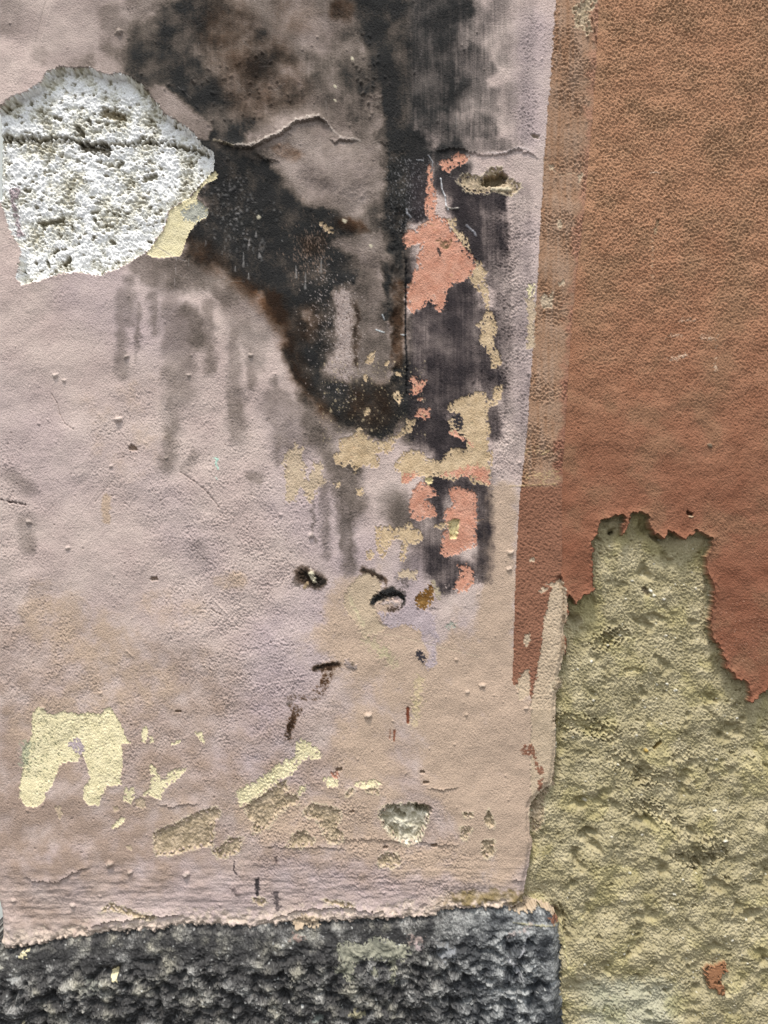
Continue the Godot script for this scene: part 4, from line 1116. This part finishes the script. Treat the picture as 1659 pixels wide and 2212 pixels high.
	# smears of pale scraping
	trail([755, 1290, 770, 1320, 785, 1350], 5.0, -0.4, [206, 194, 160], 0.6, 0.8)
	trail([795, 1385, 830, 1410, 850, 1430], 14.0, -0.3, [186, 178, 142], 0.45, 0.9)
	trail([905, 1470, 900, 1520, 895, 1560], 12.0, -0.3, [212, 194, 152], 0.55, 0.9)
	trail([770, 1365, 850, 1372, 960, 1400, 1040, 1420], 1.2, -0.3, [206, 190, 164], 0.6, 0.2)
	trail([820, 1450, 900, 1395, 960, 1375], 1.0, -0.3, [206, 190, 164], 0.4, 0.2)
	# rust marks
	dab(881, 1530, 881, 1560, 4.5, 4, -0.8, [112, 58, 40], 0.9, 0.2)
	dab(852, 1580, 851, 1600, 3.5, 2, -0.5, [120, 66, 46], 0.8, 0.4)
	dab(843, 1578, 842, 1594, 2.5, 2, -0.5, [120, 70, 50], 0.5, 0.5)
	# dark ticks near the foot
	dab(555, 1905, 556, 1932, 7, 4, -0.4, [50, 46, 48], 0.9, 0.5)
	dab(594, 1930, 600, 1962, 8, 6, -0.4, [66, 60, 62], 0.7, 0.7)
	trail([506, 1862, 504, 1880, 512, 1890], 2.0, -0.4, [56, 50, 52], 0.8, 0.4)
	dab(505, 1920, 515, 1930, 7, 5, 1.5, [96, 84, 84], 0.5, 0.5)
	dab(596, 1850, 596, 1860, 4, 4, -0.4, [70, 60, 58], 0.6, 0.5)
	dab(965, 1922, 1050, 1912, 9, 12, -0.3, [112, 102, 98], 0.5, 1.2, 0.0)
	# mint scratch
	trail([462, 988, 470, 992, 466, 1000, 472, 1012], 2.6, 0.2, [176, 216, 200], 0.9, 0.7)
	trail([466, 1030, 470, 1036], 1.5, 0.2, [190, 222, 208], 0.8, 0.5)
	# hairline cracks and scrapes
	trail([935 - 545, 1020, 420, 1040, 450, 1065, 475, 1098], 2.0, -1.2, [150, 132, 124], 0.3, 0.5)
	trail([110, 850, 122, 870, 128, 895, 140, 915, 160, 928], 1.6, -1.0, [160, 142, 134], 0.4, 0.4)
	trail([0, 1078, 20, 1084, 55, 1090], 2.4, -1.5, [80, 68, 66], 0.7, 0.9)
	trail([250, 1030, 225, 1060, 205, 1085], 1.5, -0.8, [150, 134, 126], 0.3, 0.3)
	trail([240, 1020, 160, 1130], 1.4, 0.5, [206, 188, 180], 0.4, 0.2)
	trail([100, 0, 75, 90], 1.4, -0.5, [160, 146, 138], 0.5, 0.2)
	trail([115, 0, 88, 95], 1.0, 0.5, [206, 190, 182], 0.4, 0.2)
	trail([272, 1405, 290, 1420], 2.0, 1.0, none, 0.0)
	trail([465, 1300, 490, 1325], 2.4, 1.2, [206, 188, 176], 0.3)
	trail([455, 1315, 480, 1330], 2.0, -1.2, [140, 120, 108], 0.3)
	for k in 60:
		var x := rng.randf_range(340, 1060)
		var y := rng.randf_range(20, 620)
		var l := rng.randf_range(8, 40)
		var an := rng.randf_range(-3.1, 3.1)
		dab(x, y, x + cos(an) * l, y + sin(an) * l, 0.9, 0.7, -0.15, [150, 144, 140], rng.randf_range(0.15, 0.5), 0.1)
	trail([334, 530, 378, 556, 405, 565], 1.2, -0.2, [170, 160, 158], 0.6, 0.1)
	trail([381, 555, 376, 628], 1.0, -0.2, [176, 166, 164], 0.5, 0.1)
	# lumps in the plaster
	for k in 520:
		var x := rng.randf_range(0, 1190)
		var y := rng.randf_range(0, 1960)
		var r := rng.randf_range(1.6, 3.6) * (1.6 if rng.randf() < 0.08 else 1.0)
		dab(x, y, x + rng.randf_range(-2, 2), y + rng.randf_range(-1, 1), r, r * 0.8, r * 0.42, none, 0.0, 0.15, 0.0)
	for k in 420:
		var x := rng.randf_range(0, 700)
		var y := rng.randf_range(900, 1850)
		var r := rng.randf_range(1.2, 2.6)
		dab(x, y, x + rng.randf_range(-3, 3), y, r, r * 0.8, -r * 0.5, [130, 112, 104], 0.4, 0.3, 0.0)
	for p in [[275, 772, 6], [410, 812, 5], [255, 907, 9], [120, 812, 6], [139, 822, 5], [62, 1128, 6], [149, 1184, 5], [542, 768, 5], [258, 70, 9], [672, 1156, 8], [1103, 1195, 7], [1100, 1230, 6], [1042, 1482, 7], [1010, 1495, 4], [797, 1546, 9], [238, 1866, 9], [282, 1884, 6], [405, 1888, 7], [158, 1956, 7], [400, 1892, 5], [93, 1530, 5], [240, 1008, 4], [1136, 1530, 4], [360, 990, 4], [30, 1945, 5]]:
		dab(p[0] - 2, p[1], p[0] + 2, p[1] - 1, p[2], p[2] * 0.8, p[2] * 0.55, [186, 174, 162], 0.35, 0.3, 0.1)
	# coarse bits where brown band and crumbling mortar meet
	for k in 90:
		var x := rng.randf_range(1200, 1285)
		var y := rng.randf_range(0, 430)
		dab(x, y, x + 2, y, rng.randf_range(2, 4.5), 2, rng.randf_range(0.8, 2.2), none, 0.0, 0.3, 0.1)
	trail([1278, 40, 1285, 70, 1290, 100], 2.0, -2.0, [110, 84, 66], 0.5)
	trail([1175, 345, 1190, 362, 1210, 378, 1235, 374, 1255, 372], 2.0, -0.5, [204, 178, 150], 0.6, 0.7)
	trail([1100, 1530 - 480, 1130, 1049, 1200, 1045], 1.6, 0.6, [188, 164, 120], 0.6, 0.5)
	for k in 120:
		var x := rng.randf_range(1130, 1210)
		var y: float = [1022.0, 1030.0, 975.0][rng.randi() % 3] + rng.randfn(0, 4)
		dab(x, y, x + rng.randf_range(2, 6), y - 0.5, 1.0, 0.8, 0.1, [200, 178, 132], 0.6, 0.3)
	# scrapes and stains on the orange render
	for p in [[1462, 693, 1500, 690, 9], [1440, 727, 1475, 722, 8], [1442, 780, 1482, 768, 22], [1512, 728, 1550, 735, 12], [1548, 728, 1545, 800, 8]]:
		for k in int(p[4]) * 2:
			var t := rng.randf()
			var x: float = lerpf(p[0], p[2], t) + rng.randfn(0, 2)
			var y: float = lerpf(p[1], p[3], t) + rng.randfn(0, 3)
			dab(x, y, x + rng.randf_range(2, 5), y - rng.randf_range(1, 4), 1.1, 0.8, 0.0, [222, 196, 172], 0.75, 0.2)
	trail([1405, 373, 1415, 371, 1425, 373], 1.5, 0.5, [216, 196, 176], 0.9, 0.2)
	dab(1421, 478, 1420, 490, 5, 4, -2.0, [120, 104, 84], 0.7, 0.6)
	dab(1418, 492, 1416, 502, 4, 3, -0.5, [186, 164, 134], 0.7, 0.9)
	for k in 30:
		var y := rng.randf_range(510, 610)
		dab(1410 + rng.randfn(0, 2), y, 1410 + rng.randfn(0, 2), y + 3, 1.2, 0.8, 0.0, [198, 168, 140], 0.6, 0.4)
	dab(1534, 961, 1536, 963, 6, 5, 2.5, [120, 108, 92], 0.9, 0.2)
	dab(1489, 1109, 1495, 1110, 5, 5, -5.0, [70, 46, 34], 0.85, 0.4)
	dab(1490, 1116, 1496, 1116, 3, 3, 1.0, [210, 190, 160], 0.9, 0.3)
	for k in 130:
		var x := rng.randf_range(1540, 1659)
		var y := rng.randf_range(1290, 1440)
		var r := rng.randf_range(0.8, 1.6)
		dab(x, y, x, y, r, r, 0.0, [206, 168, 146], 0.6, 0.2)
	# sandy render: white grit, pockets, swells
	for k in 330:
		var x := rng.randf_range(1150, 1672)
		var y := rng.randf_range(1120, 2220)
		var q := row_at(y) * W + col_at(x)
		if ID[q] == 4:
			var r := 1.0 + 2.4 * pow(rng.randf(), 4.0)
			dab(x, y, x + 1, y, r, r * 0.9, r * 0.5, [236, 232, 220], 0.9, 0.25)
	for p in [[1412, 1278, 8, 6], [1420, 1288, 5, 4], [1440, 1296, 5, 5], [1445, 1376, 4, 4], [1282, 1432, 5, 4], [1448, 1482, 3, 5], [1467, 1495, 5, 5], [1552, 1757, 5, 5], [1271, 1738, 6, 4], [1403, 1628, 4, 6], [1463, 1940, 5, 4], [1572, 1823, 5, 6]]:
		dab(p[0] - 1, p[1], p[0] + 1, p[1], p[2] * 0.8, p[3] * 0.8, 2.2, [240, 236, 224], 0.9, 0.3)
	dab(1398, 1276, 1406, 1282, 7, 7, -5.0, [96, 84, 70], 0.6)
	dab(1322, 1154, 1330, 1151, 4, 3, -4.0, [60, 52, 38], 0.8)
	dab(1402, 1627, 1405, 1629, 5, 4, 2.5, [170, 140, 70], 0.9, 0.2)
	dab(1421, 1622, 1432, 1610, 4, 5, -3.0, [104, 86, 50], 0.9, 0.2)
	trail([1300, 1395, 1320, 1380, 1350, 1372], 16.0, -5.0, none, 0.0, 0.8)
	trail([1470, 1862, 1510, 1872, 1545, 1862, 1570, 1850], 12.0, -6.0, [120, 108, 76], 0.25, 0.8)
	trail([1480, 1830, 1530, 1832, 1560, 1820], 20.0, 5.0, none, 0.0, 0.6)
	trail([1220, 1560, 1300, 1580, 1330, 1590], 18.0, -4.0, none, 0.0, 0.8)
	trail([1330, 1640, 1400, 1690, 1450, 1690], 16.0, -4.0, none, 0.0, 0.8)
	trail([1380, 1745, 1420, 1755, 1470, 1790], 16.0, -4.5, none, 0.0, 0.8)
	trail([1470, 1640, 1490, 1635], 14.0, -3.5, none, 0.0, 0.8)
	trail([1110, 1990, 1215, 2000, 1222, 2050, 1232, 2100], 3.0, 1.5, [204, 192, 140], 0.5, 0.8)
	trail([1212, 1960, 1222, 1985, 1225, 2020], 3.0, -2.5, [110, 98, 66], 0.5, 0.8)
	for k in 60:
		var x := rng.randf_range(1240, 1650)
		var y := rng.randf_range(1450, 2200)
		var q := row_at(y) * W + col_at(x)
		if ID[q] == 4:
			dab(x, y, x + rng.randf_range(-10, 14), y + rng.randf_range(-3, 3), rng.randf_range(3, 7), 3, -rng.randf_range(2, 4), [128, 114, 78], 0.2, 0.6)
	for k in 900:
		var x := rng.randf_range(1150, 1672)
		var y := rng.randf_range(1120, 2220)
		if ID[row_at(y) * W + col_at(x)] == 4:
			var r := rng.randf_range(1.4, 3.4)
			dab(x, y, x + rng.randf_range(0, 5), y + rng.randf_range(-1, 1), r, r * 0.7, -r * 0.7, [128, 114, 80], 0.35, 0.5, 0.1)
	# plinth: pale crystals, white scrapes
	for k in 420:
		var x := rng.randf_range(0, 1212)
		var y := rng.randf_range(1985, 2215)
		var q := row_at(y) * W + col_at(x)
		if ID[q] == 5:
			var r := rng.randf_range(1.2, 2.0) + 2.0 * pow(rng.randf(), 8.0)
			dab(x, y, x + rng.randf_range(0, 2), y, r, r * 0.8, 0.4, [214, 214, 210], rng.randf_range(0.5, 0.95), 0.3)
	trail([1095, 2062, 1112, 2080, 1120, 2098], 6.0, 0.5, [206, 204, 206], 0.8, 1.0)
	trail([1110, 2062, 1125, 2050, 1140, 2010], 2.5, 0.5, [188, 186, 190], 0.7, 0.8)
	trail([1095, 2018, 1130, 2005, 1150, 1990], 4.0, 0.5, [196, 178, 172], 0.6, 1.0)
	dab(3, 2084, 6, 2086, 7, 6, 0.5, [210, 206, 190], 0.9, 0.5)
	dab(25, 2110, 38, 2108, 6, 7, 0.5, [198, 198, 194], 0.7, 1.0)
	for p in [[900, 2026, 12, [186, 164, 156]], [645, 2022, 10, [176, 150, 140]], [905, 2040, 8, [176, 160, 160]], [965, 2050, 18, [150, 152, 156]], [775, 2183, 12, [170, 162, 130]], [60, 2208, 9, [186, 176, 140]], [690, 2194, 10, [140, 146, 140]], [210, 2125, 16, [150, 150, 140]]]:
		dab(p[0] - p[2] * 0.4, p[1], p[0] + p[2] * 0.4, p[1], p[2], p[2] * 0.7, 0.8, p[3], 0.8, 1.0)


# ---- meshes ---------------------------------------------------------------
func wall_material(grain: float, rough_: float, size: float, relief: float) -> StandardMaterial3D:
	var m := StandardMaterial3D.new()
	m.vertex_color_use_as_albedo = true
	m.vertex_color_is_srgb = true
	m.roughness = rough_
	m.metallic_specular = 0.3
	var g := Gradient.new()
	g.set_color(0, Color(1.0 - grain, 1.0 - grain, 1.0 - grain))
	g.set_color(1, Color.WHITE)
	var n := FastNoiseLite.new()
	n.seed = int(size * 1000.0)
	n.noise_type = FastNoiseLite.TYPE_SIMPLEX
	n.frequency = 0.13
	n.fractal_octaves = 4
	var t := NoiseTexture2D.new()
	t.width = 512
	t.height = 512
	t.seamless = true
	t.noise = n
	t.color_ramp = g
	m.albedo_texture = t
	var t2 := NoiseTexture2D.new()
	t2.width = 512
	t2.height = 512
	t2.seamless = true
	t2.noise = n
	m.heightmap_enabled = true
	m.heightmap_texture = t2
	m.heightmap_scale = relief
	m.uv1_triplanar = true
	m.uv1_world_triplanar = true
	m.uv1_scale = Vector3.ONE / size
	return m


func build_meshes() -> void:
	things.append(thing("pink_plaster_wall", "old pink plaster wall, soot blackened and peeling, left of the orange wall", "wall"))
	things.append(thing("orange_rendered_wall", "orange rendered wall with its coat fallen off the sandy render below", "wall"))
	things.append(thing("stone_plinth", "rough black stone plinth block under the pink plaster", "plinth"))
	var mats := [
		wall_material(0.14, 0.9, 0.21, 0.06), wall_material(0.16, 0.95, 0.17, 0.10), wall_material(0.24, 0.75, 0.13, 0.05)]
	# normals over the whole relief, then one mesh for every surface
	var N := PackedVector3Array()
	N.resize(W * H)
	for j in H:
		var ja := maxi(j - 1, 0)
		var jb := mini(j + 1, H - 1)
		var dy := (ys[jb] - ys[ja]) * U
		for i in W:
			var ia := maxi(i - 1, 0)
			var ib := mini(i + 1, W - 1)
			var k := j * W + i
			N[k] = Vector3(-(Z[j * W + ib] - Z[j * W + ia]) * 0.001 / ((xs[ib] - xs[ia]) * U), (Z[jb * W + i] - Z[ja * W + i]) * 0.001 / dy, 1.0).normalized()
	var cells: Array[PackedInt32Array] = []
	for n in names.size():
		cells.append(PackedInt32Array())
	var none_left := PackedInt32Array()
	for j in H - 1:
		for i in W - 1:
			var k := j * W + i
			var id := ID[k]
			if id == 0 or ID[k + 1] == 0 or ID[k + W] == 0 or ID[k + W + 1] == 0:
				continue
			cells[id].append(k)
	var remap := PackedInt32Array()
	remap.resize(W * H)
	for id in range(1, names.size()):
		var list := cells[id]
		if list.size() < 4:
			continue
		remap.fill(-1)
		var v := PackedVector3Array()
		var nn := PackedVector3Array()
		var cc := PackedColorArray()
		var ix := PackedInt32Array()
		for k in list:
			for q in [k, k + 1, k + W + 1, k + W]:
				if remap[q] < 0:
					remap[q] = v.size()
					var j: int = q / W
					var i: int = q - j * W
					v.append(Vector3((xs[i] - 829.5) * U, MID_Y + (1106.0 - ys[j]) * U, Z[q] * 0.001))
					nn.append(N[q])
					cc.append(Color(clampf(CR[q] / 255.0, 0.02, 0.96), clampf(CG[q] / 255.0, 0.02, 0.96), clampf(CB[q] / 255.0, 0.02, 0.96)))
			var a := remap[k]
			var b := remap[k + 1]
			var c := remap[k + W + 1]
			var d := remap[k + W]
			ix.append_array(PackedInt32Array([a, b, c, a, c, d]))
			# where the wall ends at the opening, its side runs back
			if id == 1 or id == 5:
				var left_open := ID[k - 1] == 0 or ID[k - 1 + W] == 0 if k % W > 0 else false
				if id == 5 and k >= W and (ID[k - W] == 0 or ID[k - W + 1] == 0):
					# the block's top runs back where no plaster stands on it
					var s0 := v.size()
					for q in [k, k + 1]:
						var j: int = q / W
						var i: int = q - j * W
						for back in 2:
							v.append(Vector3((xs[i] - 829.5) * U, MID_Y + (1106.0 - ys[j]) * U, Z[q] * 0.001 if back == 0 else -0.3))
							nn.append(Vector3.UP)
							cc.append(Color(CR[q] / 255.0, CG[q] / 255.0, CB[q] / 255.0))
					ix.append_array(PackedInt32Array([s0, s0 + 1, s0 + 3, s0, s0 + 3, s0 + 2]))
				if left_open:
					var s := v.size()
					for q in [k, k + W]:
						var j: int = q / W
						var i: int = q - j * W
						var p := Vector3((xs[i] - 829.5) * U, MID_Y + (1106.0 - ys[j]) * U, Z[q] * 0.001)
						for back in 2:
							v.append(Vector3(p.x, p.y, p.z if back == 0 else -0.3))
							nn.append(Vector3.LEFT)
							cc.append(Color(CR[q] / 255.0, CG[q] / 255.0, CB[q] / 255.0))
					ix.append_array(PackedInt32Array([s, s + 2, s + 3, s, s + 3, s + 1]))
		var arr := []
		arr.resize(Mesh.ARRAY_MAX)
		arr[Mesh.ARRAY_VERTEX] = v
		arr[Mesh.ARRAY_NORMAL] = nn
		arr[Mesh.ARRAY_COLOR] = cc
		arr[Mesh.ARRAY_INDEX] = ix
		var me := ArrayMesh.new()
		me.add_surface_from_arrays(Mesh.PRIMITIVE_TRIANGLES, arr)
		var kind := 0
		if id == 3 or id == 4:
			kind = 1
		elif owner_of[id] == 3:
			kind = 2
		me.surface_set_material(0, mats[kind])
		var o := MeshInstance3D.new()
		o.name = numbered(names[id])
		o.mesh = me
		if labels[id]:
			o.set_meta("label", labels[id])
		things[owner_of[id] - 1].add_child(o, true)


var used := {}
func numbered(called: String) -> String:
	var n: int = used.get(called, 0)
	used[called] = n + 1
	return called if n == 0 else "%s_%03d" % [called, n]


# ---- what stands outside the frame ----------------------------------------
func box(called: String, size: Vector3, at: Vector3, c: Color, parent: Node) -> MeshInstance3D:
	var b := BoxMesh.new()
	b.size = size
	var m := StandardMaterial3D.new()
	m.albedo_color = c
	m.roughness = 0.9
	var o := MeshInstance3D.new()
	o.name = called
	o.mesh = b
	o.material_override = m
	o.position = at
	parent.add_child(o, true)
	return o


func surroundings() -> void:
	var ground := box("street_ground", Vector3(120, 0.2, 120), Vector3(0, -0.1, 0), Color(0.34, 0.33, 0.32), self)
	ground.set_meta("kind", "structure")
	var jamb := box("door_jamb", Vector3(1.2, 3.2, 0.04), Vector3(-0.606 - 0.55, 1.6, -0.14), Color(0.78, 0.8, 0.79), self)
	jamb.set_meta("label", "pale painted door jamb set back behind the chipped left corner")
	jamb.set_meta("category", "door jamb")
